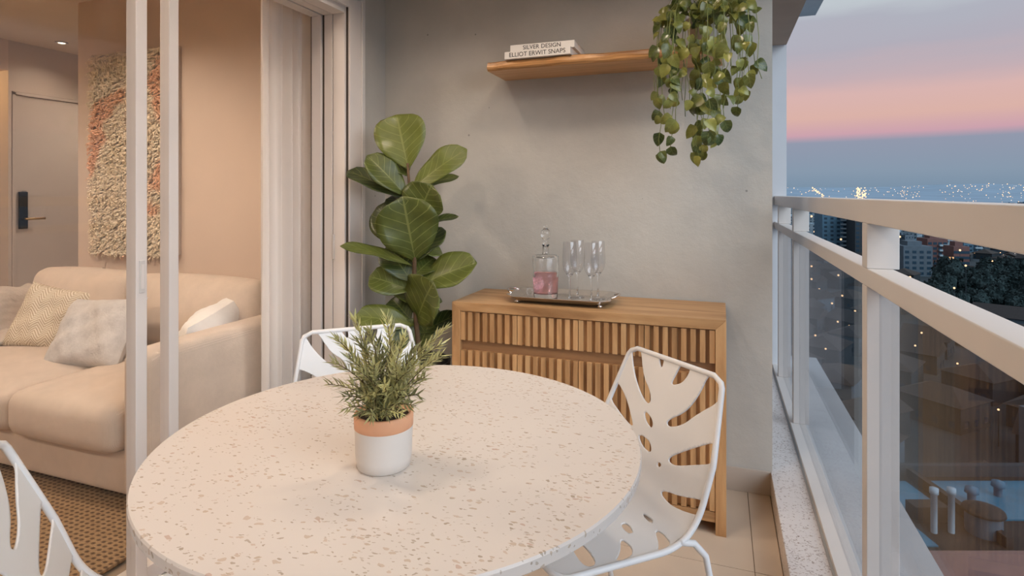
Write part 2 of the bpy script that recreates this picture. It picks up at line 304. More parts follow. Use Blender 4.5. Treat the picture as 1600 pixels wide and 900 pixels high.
# ------------------------------------------------------------------ mesh helper
class MB:
    def __init__(s): s.v = []; s.f = []; s.uv = {}; s.mi = []
    def box(s, x0, y0, z0, x1, y1, z1, mi=0):
        b = len(s.v)
        s.v += [(x0, y0, z0), (x1, y0, z0), (x1, y1, z0), (x0, y1, z0), (x0, y0, z1), (x1, y0, z1), (x1, y1, z1), (x0, y1, z1)]
        s.f += [tuple(b+i for i in q) for q in ((0, 3, 2, 1), (4, 5, 6, 7), (0, 1, 5, 4), (1, 2, 6, 5), (2, 3, 7, 6), (3, 0, 4, 7))]
        s.mi += [mi]*6; return s
    def prism(s, poly, z0, z1, mi=0):
        b = len(s.v); n = len(poly)
        s.v += [(x, y, z0) for x, y in poly]+[(x, y, z1) for x, y in poly]
        s.f += [tuple(range(b+n-1, b-1, -1)), tuple(range(b+n, b+2*n))]; s.mi += [mi]*2
        for i in range(n):
            j = (i+1) % n; s.f.append((b+i, b+j, b+n+j, b+n+i)); s.mi.append(mi)
        return s
    def tube(s, pts, r, n=8, closed=False, cap=True, mi=0):
        P = [Vector(p) for p in pts]; m = len(P); b = len(s.v)
        rr = r if hasattr(r, '__len__') else [r]*m
        prev = None
        for i in range(m):
            a = P[i-1] if (i > 0 or closed) else P[i]; c = P[(i+1) % m] if (i < m-1 or closed) else P[i]
            d = (c-a).normalized()
            if prev is None:
                up = Vector((0, 0, 1)) if abs(d.z) < 0.9 else Vector((1, 0, 0)); x = d.cross(up).normalized()
            else:
                x = (prev-d*prev.dot(d)).normalized()
            prev = x; y = d.cross(x)
            for q in range(n):
                an = 2*PI*q/n; s.v.append(tuple(P[i]+(x*math.cos(an)+y*math.sin(an))*rr[i]))
        for i in range(m if closed else m-1):
            for q in range(n):
                i2 = (i+1) % m; q2 = (q+1) % n
                s.f.append((b+i*n+q, b+i*n+q2, b+i2*n+q2, b+i2*n+q)); s.mi.append(mi)
        if cap and not closed:
            s.f.append(tuple(b+q for q in range(n-1, -1, -1))); s.f.append(tuple(b+(m-1)*n+q for q in range(n))); s.mi += [mi]*2
        return s
    def lathe(s, prof, n=32, c=(0, 0, 0), mi=0, capb=False, capt=False):
        b = len(s.v); m = len(prof)
        for r, z in prof:
            for q in range(n):
                a = 2*PI*q/n; s.v.append((c[0]+r*math.cos(a), c[1]+r*math.sin(a), c[2]+z))
        for i in range(m-1):
            for q in range(n):
                q2 = (q+1) % n; s.f.append((b+i*n+q, b+i*n+q2, b+(i+1)*n+q2, b+(i+1)*n+q)); s.mi.append(mi)
        if capb: s.f.append(tuple(b+q for q in range(n-1, -1, -1))); s.mi.append(mi)
        if capt: s.f.append(tuple(b+(m-1)*n+q for q in range(n))); s.mi.append(mi)
        return s
    def grid(s, P, closed_u=False, mi=0, uv=False):
        """P: rows x cols of points"""
        b = len(s.v); R = len(P); C = len(P[0])
        for row in P: s.v += [tuple(p) for p in row]
        for i in range(R-1):
            for j in range(C-1 if not closed_u else C):
                j2 = (j+1) % C
                s.f.append((b+i*C+j, b+i*C+j2, b+(i+1)*C+j2, b+(i+1)*C+j)); s.mi.append(mi)
        if uv:
            for i in range(R):
                for j in range(C): s.uv[b+i*C+j] = (j/(C-1), i/(R-1))
        return s
    def mesh(s, name, mats, smooth=False):
        me = bpy.data.meshes.new(name); me.from_pydata(s.v, [], s.f)
        for m in (mats if isinstance(mats, (list, tuple)) else [mats]): me.materials.append(MATS[m])
        if any(s.mi): me.polygons.foreach_set('material_index', s.mi)
        if smooth: me.polygons.foreach_set('use_smooth', [True]*len(me.polygons))
        if s.uv:
            l = me.uv_layers.new(name='UVMap')
            for lp in me.loops: l.data[lp.index].uv = s.uv.get(lp.vertex_index, (0, 0))
        me.update(); return me
    def build(s, name, mats, parent=None, smooth=False, bevel=0, seg=2, loc=None):
        return link(name, s.mesh(name, mats, smooth), parent, bevel, seg, loc)
def link(name, me, parent=None, bevel=0, seg=2, loc=None, rot=None):
    o = bpy.data.objects.new(name, me); COL.objects.link(o)
    if parent: o.parent = parent
    if loc is not None: o.location = loc
    if rot is not None: o.rotation_euler = rot
    if bevel:
        md = o.modifiers.new('bevel', 'BEVEL'); md.width = bevel; md.segments = seg; md.limit_method = 'ANGLE'; md.angle_limit = 0.6
        for p in me.polygons: p.use_smooth = True
        md.harden_normals = False
        w = o.modifiers.new('wn', 'WEIGHTED_NORMAL'); w.keep_sharp = False
    return o
def tag(o, label, cat, group=None, kind=None):
    o['label'] = label; o['category'] = cat
    if group: o['group'] = group
    if kind: o['kind'] = kind
    return o
def thing(name, label, cat, loc=(0, 0, 0), rz=0, group=None):
    o = bpy.data.objects.new(name, None); COL.objects.link(o); o.location = loc; o.rotation_euler = (0, 0, rz)
    o.empty_display_size = 0.05
    return tag(o, label, cat, group)
def struct(o, label=None, cat=None):
    o['kind'] = 'structure'
    if label: o['label'] = label
    if cat: o['category'] = cat
    return o
def copy_tree(o, parent=None):
    c = o.copy(); COL.objects.link(c); c.parent = parent
    for ch in list(o.children): copy_tree(ch, c)
    return c
def B(*a): return MB().box(*a)
def roundbox(sx, sy, sz, r, puff=(0, 0, 0), n=10, c=(0, 0, 0)):
    """soft box centred on c"""
    m = MB(); h = np.array([sx, sy, sz])/2
    for ax in range(3):
        for sg in (-1, 1):
            a, b_ = (ax+1) % 3, (ax+2) % 3
            if sg < 0: a, b_ = b_, a
            rows = []
            for i in range(n+1):
                row = []
                for j in range(n+1):
                    p = np.zeros(3); p[ax] = sg*h[ax]
                    # denser towards the rims so the rounding resolves
                    ti = math.sin((j/n-0.5)*PI)*0.5+0.5; tj = math.sin((i/n-0.5)*PI)*0.5+0.5
                    p[a] = (2*ti-1)*h[a]; p[b_] = (2*tj-1)*h[b_]
                    q = np.clip(p, -(h-r), h-r); d = p-q; L = np.linalg.norm(d)
                    if L > 1e-9: p = q+d/L*r
                    e = [1-(p[t_]/h[t_])**2 for t_ in range(3)]
                    p = p+np.array([np.sign(p[t_])*abs(p[t_])/h[t_]*puff[t_]*max(0, e[(t_+1) % 3])*max(0, e[(t_+2) % 3]) for t_ in range(3)])
                    row.append(tuple(p+np.array(c)))
                rows.append(row)
            m.grid(rows)
    # weld
    key = {}; idx = []; nv = []
    for v in m.v:
        kx = tuple(round(x, 5) for x in v)
        if kx not in key: key[kx] = len(nv); nv.append(v)
        idx.append(key[kx])
    m.v = nv; nf = []
    for f in m.f:
        g = []
        for i in f:
            if idx[i] not in g: g.append(idx[i])
        if len(g) > 2: nf.append(tuple(g))
    m.f = nf; m.mi = [0]*len(nf)
    return m

# ================================================================== THE SETTING
DX = -1.673      # balcony side of the living room wall
WY = 2.65        # back wall
CEIL = 2.55
# floor: slab under both rooms, its tiles as pieces
fl = struct(B(-6.6, -1.7, -0.2, 0.2, 4.9, -0.006).build('floor', 'grout'), 'beige large format tile floor', 'floor')
tile_cache = {}
def floor_tiles(x0, x1, y0, y1, px, py):
    xs = [x0]; 
    while xs[-1] < x1-1e-4: xs.append(min(x1, xs[-1]+px))
    ys = [y0]
    while ys[-1] < y1-1e-4: ys.append(min(y1, ys[-1]+py))
    for a, b_ in zip(xs, xs[1:]):
        for c, d in zip(ys, ys[1:]):
            kx = (round(b_-a, 3), round(d-c, 3)); g = 0.0012
            if kx not in tile_cache: tile_cache[kx] = MB().box(g, g, -0.006, kx[0]-g, kx[1]-g, 0.0).mesh('floor_tile', 'floor_tile_mat')
            link('floor_tile', tile_cache[kx], fl, loc=(a, c, 0))
floor_tiles(-1.66, 0.198, -1.45, WY-0.001, 0.6, 0.6) if False else None
xs0 = 0.11-0.6*3
floor_tiles(xs0, 0.11, -1.51, 2.64, 0.6, 0.6); floor_tiles(0.11, 0.198, -1.51, 2.64, 0.6, 0.6)
floor_tiles(-5.55, -1.95, -1.1, 4.3, 0.9, 0.9)
# walls
struct(B(DX, WY, 0, 0.207, WY+0.15, CEIL).build('wall_back', 'plaster'), 'grey textured plaster wall behind the sideboard', 'wall')
struct(B(-4.056, WY, 0, DX, WY+0.15, CEIL).build('wall_sofa', 'living_wall'), 'cream wall behind the sofa', 'wall')
struct(B(-1.86, 2.41, 0, DX, WY, CEIL).build('wall_return', 'plaster'), 'narrow plaster wall beside the sliding door', 'wall')
struct(B(-1.86, -1.7, 2.205, DX, 2.41, CEIL).build('wall_lintel', 'living_wall'), 'wall above the sliding door', 'wall')
struct(B(-1.86, -1.7, 0, 0.45, -1.55, CEIL).build('wall_rear', 'plaster'), 'balcony end wall behind the viewer', 'wall')
struct(B(-6.6, -1.7, 0, -1.86, -1.55, CEIL).build('wall_rear_living', 'living_wall'), 'living room wall behind the viewer', 'wall')
# entry wall (with the apartment door) and the opening beside it
ew = struct(B(-5.70, 3.09, 0, -5.58, 3.115, CEIL).box(-5.70, 3.115, 2.13, -5.58, 4.06, CEIL).box(-5.70, 4.06, 0, -5.58, 4.9, CEIL).build('wall_entry', 'entry_wall'), 'wall holding the entrance door', 'wall')
struct(B(-5.70, -1.7, 0, -5.58, 2.2, CEIL).box(-5.70, 2.2, 2.30, -5.58, 3.09, CEIL).build('wall_left', 'living_wall'), 'left living room wall with an opening', 'wall')
struct(B(-7.2, 1.5, 0, -7.1, 4.0, CEIL).build('wall_corridor', 'living_wall'), 'warm lit corridor wall through the opening', 'wall')
struct(B(-7.2, 4.9, 0, -1.86, 5.0, CEIL).build('wall_hall', 'living_wall'), 'far wall of the entrance hall', 'wall')
dr = struct(thing('door_1', 'pale flush entrance door with a black lock', 'door', (-5.58, 3.145, 0)))
B(-0.045, 0.0, 0.005, -0.008, 0.88, 2.10).build('door_leaf', 'door_paint', dr, bevel=0.002)
fr = B(-0.06, -0.028, 0, 0.006, -0.004, 2.125).build('door_frame', 'door_paint', dr); 
B(-0.06, -0.028, 2.104, 0.006, 0.905, 2.128).build('door_frame', 'door_paint', dr); B(-0.06, 0.884, 0, 0.006, 0.908, 2.125).build('door_frame', 'door_paint', dr)
lk = B(-0.008, 0.02, 0.97, 0.012, 0.085, 1.285).build('lock_plate', 'black_lock', dr, bevel=0.004); lk['label'] = 'black electronic lock plate'
h = MB().tube([(0.012, 0.055, 1.055), (0.05, 0.055, 1.055), (0.055, 0.075, 1.055), (0.055, 0.19, 1.055)], 0.010, 10).build('door_handle', 'brass', lk, True)
B(-0.009, 0.035, 1.288, 0.014, 0.07, 1.293).build('lock_trim', 'silver', lk)
# ceilings, beam, slab of the floor above
struct(B(-7.2, -1.7, CEIL, DX-0.187, 5.0, CEIL+0.15).build('ceiling', 'ceiling_paint'), 'cream living room ceiling', 'ceiling')
struct(B(DX-0.187, -1.7, CEIL, 0.25, 2.8, CEIL+0.15).build('ceiling_balcony', 'ceiling_paint'), 'balcony ceiling', 'ceiling')
struct(B(0.25, -1.7, 2.27, 0.42, 4.26, CEIL+0.15).build('trim_beam', 'beam_bounce_brown'), 'edge beam above the railing', 'beam')
struct(B(-0.3, 2.8, CEIL, 0.25, 4.63, CEIL+0.15).box(0.42, -1.7, CEIL, 0.645, 4.63, CEIL+0.15).box(0.25, 4.26, CEIL, 0.42, 4.63, CEIL+0.15).build('trim_slab', 'outer_slab'), 'grey slab edge of the floor above', 'slab')
struct(B(0.0, 4.26, -0.2, 0.42, 4.6, CEIL).build('wall_end', 'column_paint'), 'pale column where the railing ends', 'wall')
struct(B(0.2, -1.7, -0.25, 0.325, 4.26, 0.1).build('trim_sill', 'granite', bevel=0.003), 'speckled granite kerb under the railing', 'kerb')
struct(B(0.325, -1.7, -0.25, 0.645, 4.6, 0.098).build('trim_ledge', 'outer_slab'), 'pale ledge outside the railing', 'ledge')
struct(B(-1.2, WY-0.012, 0, 0.2, WY, 0.1).box(-1.665, WY-0.012, 0, -1.2, WY, 0.1).build('baseboard_back', 'baseboard_mat', bevel=0.001), 'tile skirting along the plaster wall', 'baseboard')
struct(B(-4.05, WY-0.012, 0, -1.87, WY, 0.09).build('baseboard_sofa', 'door_paint', bevel=0.002), 'skirting behind the sofa', 'baseboard')

# ------------------------------------------------------------------ sliding door
df = struct(thing('door_frame_1', 'white sliding door frame with three tracks', 'door frame', (0, 0, 0)))
df.name = 'door_2'
B(-1.876, 2.308, 0, -1.665, 2.411, 2.205).build('jamb_core', 'gasket', df)
for x0, x1, y0 in ((-1.862, -1.806, 2.295), (-1.789, -1.743, 2.297), (-1.738, -1.672, 2.297)):
    B(x0, y0, 0, x1, 2.312, 2.19).build('jamb_strip', 'frame_white', df, bevel=0.002)
B(-1.672, 2.315, 0, -1.655, 2.425, 2.225).build('casing', 'frame_white', df, bevel=0.003)
B(-1.655, 2.405, 0, -1.646, 2.428, 2.23).build('casing_bead', 'rail_white', df, bevel=0.002)
B(-1.672, -1.5, 2.155, -1.655, 2.315, 2.225).build('casing', 'frame_white', df, bevel=0.003)
B(-1.655, -1.5, 2.205, -1.646, 2.405, 2.23).build('casing_bead', 'rail_white', df, bevel=0.002)
B(-1.868, -1.5, 2.17, -1.665, 2.34, 2.205).build('head_core', 'gasket', df)
for x0, x1 in ((-1.868, -1.805), (-1.792, -1.742), (-1.7385, -1.672)):
    B(x0, -1.5, 2.125, x1, 2.295, 2.175).build('head_strip', 'frame_white', df, bevel=0.002)
    B(x0+0.005, -1.5, 0.0, x1-0.005, 2.30, 0.014).build('floor_track', 'frame_white', df, bevel=0.002)
B(-1.742, 2.292, 0.955, -1.730, 2.302, 1.075).build('strike_plate', 'rail_white', df, bevel=0.002)
def panel(x0, x1, y1, label, handle):
    p = struct(thing('sliding_panel', label, 'door', (0, 0, 0)))
    y0 = y1-1.55
    B(x0, y1-0.037, 0.02, x1, y1, 2.13).build('stile', 'frame_white', p, bevel=0.003)
    B(x0, y0, 0.02, x1, y0+0.037, 2.13).build('stile', 'frame_white', p, bevel=0.003)
    B(x0, y0+0.037, 0.02, x1, y1-0.037, 0.075).build('bottom_rail', 'frame_white', p, bevel=0.003)
    B(x0, y0+0.037, 2.075, x1, y1-0.037, 2.13).build('top_rail', 'frame_white', p, bevel=0.003)
    xm = (x0+x1)/2; B(xm-0.003, y0+0.037, 0.075, xm+0.003, y1-0.037, 2.075).build('glass_pane', 'door_glass', p)
    if handle:
        hd = B(x1-0.002, y1-0.027, 0.965, x1+0.003, y1-0.009, 1.065).build('door_pull', 'rail_white', p, bevel=0.002)
        B(x1+0.003, y1-0.023, 0.978, x1+0.0045, y1-0.013, 1.052).build('pull_recess', 'frame_white', hd)
    return p
panel(-1.70, -1.657, 1.286, 'outer white sliding glass panel with a recessed pull', True).name = 'door_3'
panel(-1.763, -1.72, 1.449, 'inner white sliding glass panel behind the one with the pull', False).name = 'door_4'

# ------------------------------------------------------------------ railing
rl = thing('balcony_railing', 'white metal balcony railing with glass panes below the middle rail', 'railing', (0.38, 0, 0.1))
def RB(x0, y0, z0, x1, y1, z1): return MB().box(x0-0.38, y0, z0-0.1, x1-0.38, y1, z1-0.1)
RB(0.345, -1.55, 1.193, 0.416, 4.26, 1.253).build('top_rail', 'rail_white', rl, bevel=0.003)
RB(0.345, -1.55, 1.035, 0.405, 4.26, 1.08).build('middle_rail', 'rail_white', rl, bevel=0.003)
RB(0.332, -1.55, 0.1, 0.402, 4.26, 0.12).build('bottom_rail', 'rail_white', rl, bevel=0.002)
posts = [-1.42, 0.12, 1.657, 3.19, 3.97]
for y in posts:
    RB(0.345, y, 0.12, 0.416, y+0.05, 1.035).box(0.345-0.38, y, 1.08-0.1, 0.416-0.38, y+0.05, 1.193-0.1).build('post', 'rail_white', rl, bevel=0.002)
for a, b_ in zip(posts, posts[1:]+[4.22]):
    RB(0.372, a+0.052, 0.12, 0.38, b_-0.002, 1.035).build('glass_pane', 'rail_glass', rl)

# ================================================================== THINGS
# ------------------------------------------------------------------ round table
tb = thing('round_table', 'round dining table with a pale terrazzo top', 'table', (-0.6406, 1.0912, 0))
MB().lathe([(0.0, -0.026), (0.47, -0.026), (0.494, -0.024), (0.4985, -0.02), (0.4995, -0.004), (0.4975, 0.0), (0.46, 0.0), (0.0, 0.0)], 128).build('table_top', 'terrazzo', tb, loc=(0, 0, 0.75))
MB().lathe([(0.0, 0.0), (0.24, 0.0), (0.24, 0.012), (0.06, 0.03), (0.045, 0.06), (0.04, 0.66), (0.09, 0.70), (0.2, 0.715), (0.2, 0.724), (0.0, 0.724)], 48).build('pedestal', 'white_metal', tb, True)

# ------------------------------------------------------------------ leaf-cut chairs
def chair_profile(lean=.14, zt=.80, zj=.44, D=.36, zf=.455, kk=.10):
    T = np.array([-lean, zt]); J = np.array([0, zj]); F = np.array([D, zf])
    a = J+(T-J)/np.linalg.norm(T-J)*kk; b_ = J+(F-J)/np.linalg.norm(F-J)*kk
    tt = np.linspace(0, 1, 40)[:, None]; bez = (1-tt)**2*a+2*tt*(1-tt)*J+tt*tt*b_
    pts = np.vstack([np.linspace(T, a, 40)[:-1], bez, np.linspace(b_, F, 40)[1:]])
    return pts, np.r_[0, np.cumsum(np.linalg.norm(np.diff(pts, axis=0), axis=1))]
CP, CL = chair_profile()
def chair_pt(s, w):
    q = s*CL[-1]; y = np.interp(q, CL, CP[:, 0]); z = np.interp(q, CL, CP[:, 1])
    hw = np.interp(s, [0, .28, .52, 1], [.176, .212, .21, .19])
    return (w*hw, y, z)
HOLES = [
 [(-.012,1.03),(-.012,.772),(.097,.49),(.139,.259),(.18,.179),(.19,.263),(.157,.473),(.083,.768)],
 [(.147,1.05),(.202,.659),(.289,.351),(.295,.41),(.275,.642),(.228,1.05)],
 [(-.008,.345),(-.008,.195),(.038,.162),(.042,.204)],
 [(-.006,-.187),(-.006,-.415),(.062,-.318),(.085,-.137),(.082,-.082),(.05,-.12)],
 [(-.005,-.74),(-.004,-1.02),(.072,-1.02),(.144,-.667),(.205,-.452),(.232,-.246),(.224,-.175),(.204,-.213),(.159,-.452),(.08,-.633)],
 [(.196,-1.05),(.268,-1.05),(.312,-.722),(.342,-.499),(.344,-.377),(.332,-.351),(.309,-.431),(.265,-.642)],
 [(.388,-1.05),(.440,-1.05),(.459,-.823),(.467,-.595),(.457,-.436),(.447,-.389),(.437,-.436),(.424,-.684)],
 [(.22,.263),(.219,.179),(.237,.057),(.262,.023),(.265,.082),(.247,.2)],
 [(.312,.242),(.304,.158),(.312,-.006),(.341,-.069),(.349,-.011),(.339,.137)],
 [(.366,-.191),(.359,-.235),(.364,-.28),(.374,-.267),(.379,-.221)],
 [(.295,1.05),(.335,.7),(.385,.42),(.40,.40),(.395,.62),(.372,1.05)],
 [(.428,1.05),(.44,.66),(.465,.36),(.482,.36),(.485,.66),(.476,1.05)],
 [(.549,-.339),(.543,-.402),(.546,-.57),(.562,-.532)],
 [(.638,-.335),(.618,-.36),(.629,-.511),(.648,-.579),(.658,-.532),(.654,-.419)],
 [(.571,-.654),(.561,-.734),(.571,-.907),(.586,-.96),(.640,-.96),(.608,-.88)],
 [(.698,-.591),(.693,-.692),(.701,-.827),(.735,-.95),(.80,-.95),(.746,-.814)],
 [(.60,.30),(.60,.60),(.63,.92),(.68,.92),(.66,.60),(.63,.32)],
 [(.74,.28),(.73,.60),(.76,.92),(.81,.92),(.79,.60),(.77,.30)],
 [(.84,-.25),(.83,-.55),(.85,-.92),(.90,-.92),(.88,-.55),(.86,-.27)],
]
def chaikin(p, n=2):
    for _ in range(n):
        q = []
        for i in range(len(p)):
            a, b_ = np.array(p[i]), np.array(p[(i+1) % len(p)]); q += [tuple(a*.75+b_*.25), tuple(a*.25+b_*.75)]
        p = q
    return p
def chair_shell():
    NS, NW = 150, 84
    Sg, Wg = np.meshgrid(np.linspace(0, 1, NS+1), np.linspace(-1, 1, NW+1), indexing='ij')
    ax, ay = CL[-1], 0.205
    P = np.stack([Sg*ax, Wg*ay], -1).reshape(-1, 2); f = np.full(len(P), 9.0)
    for hp in HOLES:
        q = np.array(chaikin(hp))*np.array([ax, ay]); inside = np.zeros(len(P), bool); d = np.full(len(P), 9.0)
        for i in range(len(q)):
            a, b_ = q[i], q[(i+1) % len(q)]; ab = b_-a
            tt = np.clip(((P-a)@ab)/max(1e-12, ab@ab), 0, 1); d = np.minimum(d, np.linalg.norm(P-(a+tt[:, None]*ab), axis=1))
            c = ((a[1] > P[:, 1]) != (b_[1] > P[:, 1])); xx = a[0]+(P[:, 1]-a[1])/(ab[1] if abs(ab[1]) > 1e-12 else 1e-12)*ab[0]
            inside ^= (c & (P[:, 0] < xx))
        f = np.minimum(f, np.where(inside, -d, d))
    hwv = np.interp(P[:, 0]/ax, [0, .28, .52, 1], [.176, .212, .21, .19]); wm_ = np.abs(P[:, 1]/ay)*hwv; Rc = 0.028
    for sm in (P[:, 0], ax-P[:, 0]):
        cn = (sm < Rc) & (wm_ > hwv-Rc); f = np.where(cn, np.minimum(f, Rc-np.hypot(Rc-sm, wm_-(hwv-Rc))+1e-4), f)
    f = f.reshape(NS+1, NW+1); m = MB(); idx = {}
    def vert(key, s, w_):
        if key not in idx: idx[key] = len(m.v); m.v.append(tuple(float(x) for x in chair_pt(s, w_)))
        return idx[key]
    for i in range(NS):
        for j in range(NW):
            cs = [(i, j), (i, j+1), (i+1, j+1), (i+1, j)]; fs = [f[c] for c in cs]
            if max(fs) <= 0: continue
            poly = []
            for a in range(4):
                c0, c1, f0, f1 = cs[a], cs[(a+1) % 4], fs[a], fs[(a+1) % 4]
                if f0 > 0: poly.append(vert(c0, c0[0]/NS, c0[1]/NW*2-1))
                if (f0 > 0) != (f1 > 0):
                    tt = f0/(f0-f1); k_ = (min(c0, c1), max(c0, c1))
                    poly.append(vert(k_, (c0[0]+(c1[0]-c0[0])*tt)/NS, (c0[1]+(c1[1]-c0[1])*tt)/NW*2-1))
            if len(poly) >= 3: m.f.append(tuple(poly)); m.mi.append(0)
    return m
def chair_frame():
    loop = []
    R = 0.028
    def arc(c, a0, a1):   # c = corner in (s metres, w metres)
        return [(c[0]+R*math.cos(a0+(a1-a0)*i/6), c[1]+R*math.sin(a0+(a1-a0)*i/6)) for i in range(7)]
    top, L = 0.0, CL[-1]
    out = []
    # build in (s, w) with rounded corners near the four ends
    for s in np.linspace(0, 1, 61):
        sm = s*L; ins = 0
        if sm < R: ins = R-math.sqrt(max(0, R*R-(R-sm)**2))
        if L-sm < R: ins = R-math.sqrt(max(0, R*R-(R-(L-sm))**2))
        hw = np.interp(s, [0, .28, .52, 1], [.176, .212, .21, .19]); out.append((s, 1-ins/hw))
    right = [chair_pt(s, w_) for s, w_ in out]; left = [chair_pt(s, -w_) for s, w_ in reversed(out)]
    return right+left
shell_me = chair_shell().mesh('seat_shell', 'white_metal', True)
frame_me = MB().tube(chair_frame(), 0.0075, 8, closed=True).mesh('wire_frame', 'white_metal', True)
def leg_mesh(sx, front):
    if front:
        p = [(sx*0.17, 0.345, 0.452), (sx*0.195, 0.36, 0.44), (sx*0.205, 0.368, 0.40), (sx*0.225, 0.40, 0.006)]
    else:
        p = [(sx*0.208, 0.04, 0.455), (sx*0.215, 0.0, 0.445), (sx*0.222, -0.03, 0.41), (sx*0.235, -0.12, 0.006)]
    q = []
    for i in range(len(p)-1):
        a, b_ = np.array(p[i]), np.array(p[i+1]); q += [tuple(a+(b_-a)*t_) for t_ in ((0, .5) if i < 2 else (0, .15, .5, 1))]
    return MB().tube(q, 0.008, 8).mesh('leg', 'white_metal', True)
leg_mes = [leg_mesh(sx, fr_) for sx in (-1, 1) for fr_ in (True, False)]
def chair(x, y, ang, label):
    c = thing('leaf_cut_chair', label, 'chair', (x, y, 0), ang-PI/2, 'white leaf cut chairs around the table')
    sh = link('seat_shell', shell_me, c); md = sh.modifiers.new('thick', 'SOLIDIFY'); md.thickness = 0.004; md.offset = 0
    link('wire_frame', frame_me, c)
    for me in leg_mes: link('leg', me, c)
    return c
chair(-0.217, 1.564, -2.304, 'white metal leaf cut chair in front of the wooden sideboard')
chair(-1.090, 1.592, -0.845, 'white metal leaf cut chair behind the table beside the curtain')
chair(-1.070, 0.672, 0.76, 'white metal leaf cut chair at the lower left beside the rug')

# ------------------------------------------------------------------ sideboard
sx0, sx1, sy0, sy1, sh_ = -1.095, 0.022, 2.265, 2.635, 0.80
sb = thing('sideboard', 'oak sideboard with vertical slatted drawers and doors', 'sideboard', ((sx0+sx1)/2, (sy0+sy1)/2, 0))
W_, D_ = sx1-sx0, sy1-sy0; hx, hy, T = W_/2, D_/2, 0.038
def mitre_top():
    m = MB(); z0, z1 = sh_-T, sh_
    v = [(-hx, z1), (hx, z1), (hx-T, z0), (-hx+T, z0)]
    m.v = [(x, -hy, z) for x, z in v]+[(x, hy, z) for x, z in v]
    m.f = [(3, 2, 1, 0), (4, 5, 6, 7), (0, 1, 5, 4), (1, 2, 6, 5), (2, 3, 7, 6), (3, 0, 4, 7)]; m.mi = [0]*6; return m
mitre_top().build('top_panel', 'oak_x', sb, bevel=0.0012)
for sg in (-1, 1):
    m = MB(); v = [(sg*hx, 0), (sg*hx, sh_), (sg*(hx-T), sh_-T), (sg*(hx-T), 0)]
    m.v = [(x, -hy, z) for x, z in v]+[(x, hy, z) for x, z in v]
    m.f = [(3, 2, 1, 0), (4, 5, 6, 7), (0, 1, 5, 4), (1, 2, 6, 5), (2, 3, 7, 6), (3, 0, 4, 7)]
    if sg < 0: m.f = [tuple(reversed(f_)) for f_ in m.f]
    m.mi = [0]*6; m.build('side_panel', 'oak_z', sb, bevel=0.0012)
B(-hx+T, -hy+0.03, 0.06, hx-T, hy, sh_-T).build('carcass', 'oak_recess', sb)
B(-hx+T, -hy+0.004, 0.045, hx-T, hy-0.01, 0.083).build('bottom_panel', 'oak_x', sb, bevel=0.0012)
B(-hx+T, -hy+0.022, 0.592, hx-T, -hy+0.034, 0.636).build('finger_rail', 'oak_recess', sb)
pw = (W_-2*T)/4
slat_me = {}
for c in range(4):
    x0 = -hx+T+c*pw+0.0015; x1 = -hx+T+(c+1)*pw-0.0015
    for nm, z0, z1 in (('drawer', 0.636, sh_-T-0.003), ('cupboard_door', 0.086, 0.592)):
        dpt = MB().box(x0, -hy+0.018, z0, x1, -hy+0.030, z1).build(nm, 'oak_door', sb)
        kx = nm
        pit = (x1-x0)/8; ww = pit*0.60
        if kx not in slat_me: slat_me[kx] = MB().box(-ww/2, -0.007, 0, ww/2, 0.007, z1-z0).mesh('slat', 'oak_z')
        for i in range(8):
            link('slat', slat_me[kx], dpt, bevel=0, loc=(x0+ww/2+(x1-x0-ww)*i/7, -hy+0.0115, z0))
# ------------------------------------------------------------------ tray, decanter, glasses
tz = 0.814
ty = thing('serving_tray', 'silver serving tray with cut corners on the sideboard', 'tray', (-0.645, 2.435, 0.80))
def octo(hx_, hy_, c): return [(-hx_+c, -hy_), (hx_-c, -hy_), (hx_, -hy_+c), (hx_, hy_-c), (hx_-c, hy_), (-hx_+c, hy_), (-hx_, hy_-c), (-hx_, -hy_+c)]
def tray():
    m = MB(); rings = [(octo(.185, .095, .03), .014), (octo(.19, .10, .03), .015), (octo(.222, .128, .036), .032), (octo(.226, .132, .037), .033), (octo(.226, .132, .037), .030), (octo(.194, .104, .03), .011), (octo(.185, .095, .03), .010)]
    m.grid([[(x, y, z) for x, y in r] for r, z in rings], closed_u=True)
    m.f.append(tuple(range(8))); m.f.append(tuple(range(55, 47, -1))); m.mi += [0, 0]
    return m
tray().build('tray_body', 'silver', ty)
for sg in (-1, 1):
    MB().tube([(sg*(.218+.03*math.sin(a)), -.05*math.cos(a), .032+.012*math.sin(a)) for a in np.linspace(0, PI, 15)], .004, 8).build('handle', 'silver', ty, True)
for fx in (-.18, .18):
    for fy in (-.09, .09):
        MB().lathe([(0, 0), (.010, .001), (.012, .006), (.007, .011), (0, .012)], 12, (fx, fy, 0)).build('foot', 'silver', ty, True)
dz = 0.8145
dc = thing('decanter', 'crystal decanter half full of pink drink on the tray', 'decanter', (-0.719, 2.425, dz))
MB().lathe([(0, 0), (.050, 0), (.053, .004), (.057, .10), (.058, .172), (.0565, .180), (.052, .184), (.016, .187), (.0135, .20), (.0135, .225), (.017, .228), (.017, .231), (.0105, .231), (.0105, .20), (.012, .186), (.046, .178), (.050, .172), (.050, .10), (.046, .026), (.040, .020), (0, .020)], 48).build('bottle', 'crystal', dc, True)
lq = MB().lathe([(0, .0195), (.0405, .0195), (.0465, .0255), (.0495, .09), (.0500, .112), (0, .112)], 48).build('drink', 'pink_liquid', dc, True); lq['label'] = 'translucent pink drink'
st = MB().lathe([(0, .222), (.009, .222), (.010, .234), (.012, .238), (.012, .244), (.007, .250), (.016, .258), (.021, .270), (.0215, .280), (.018, .292), (.010, .300), (.006, .304), (.009, .309), (.008, .316), (0, .319)], 24).build('stopper', 'crystal', dc, True); st['label'] = 'crystal ball stopper'
rnd = random.Random(3)
bd = MB()
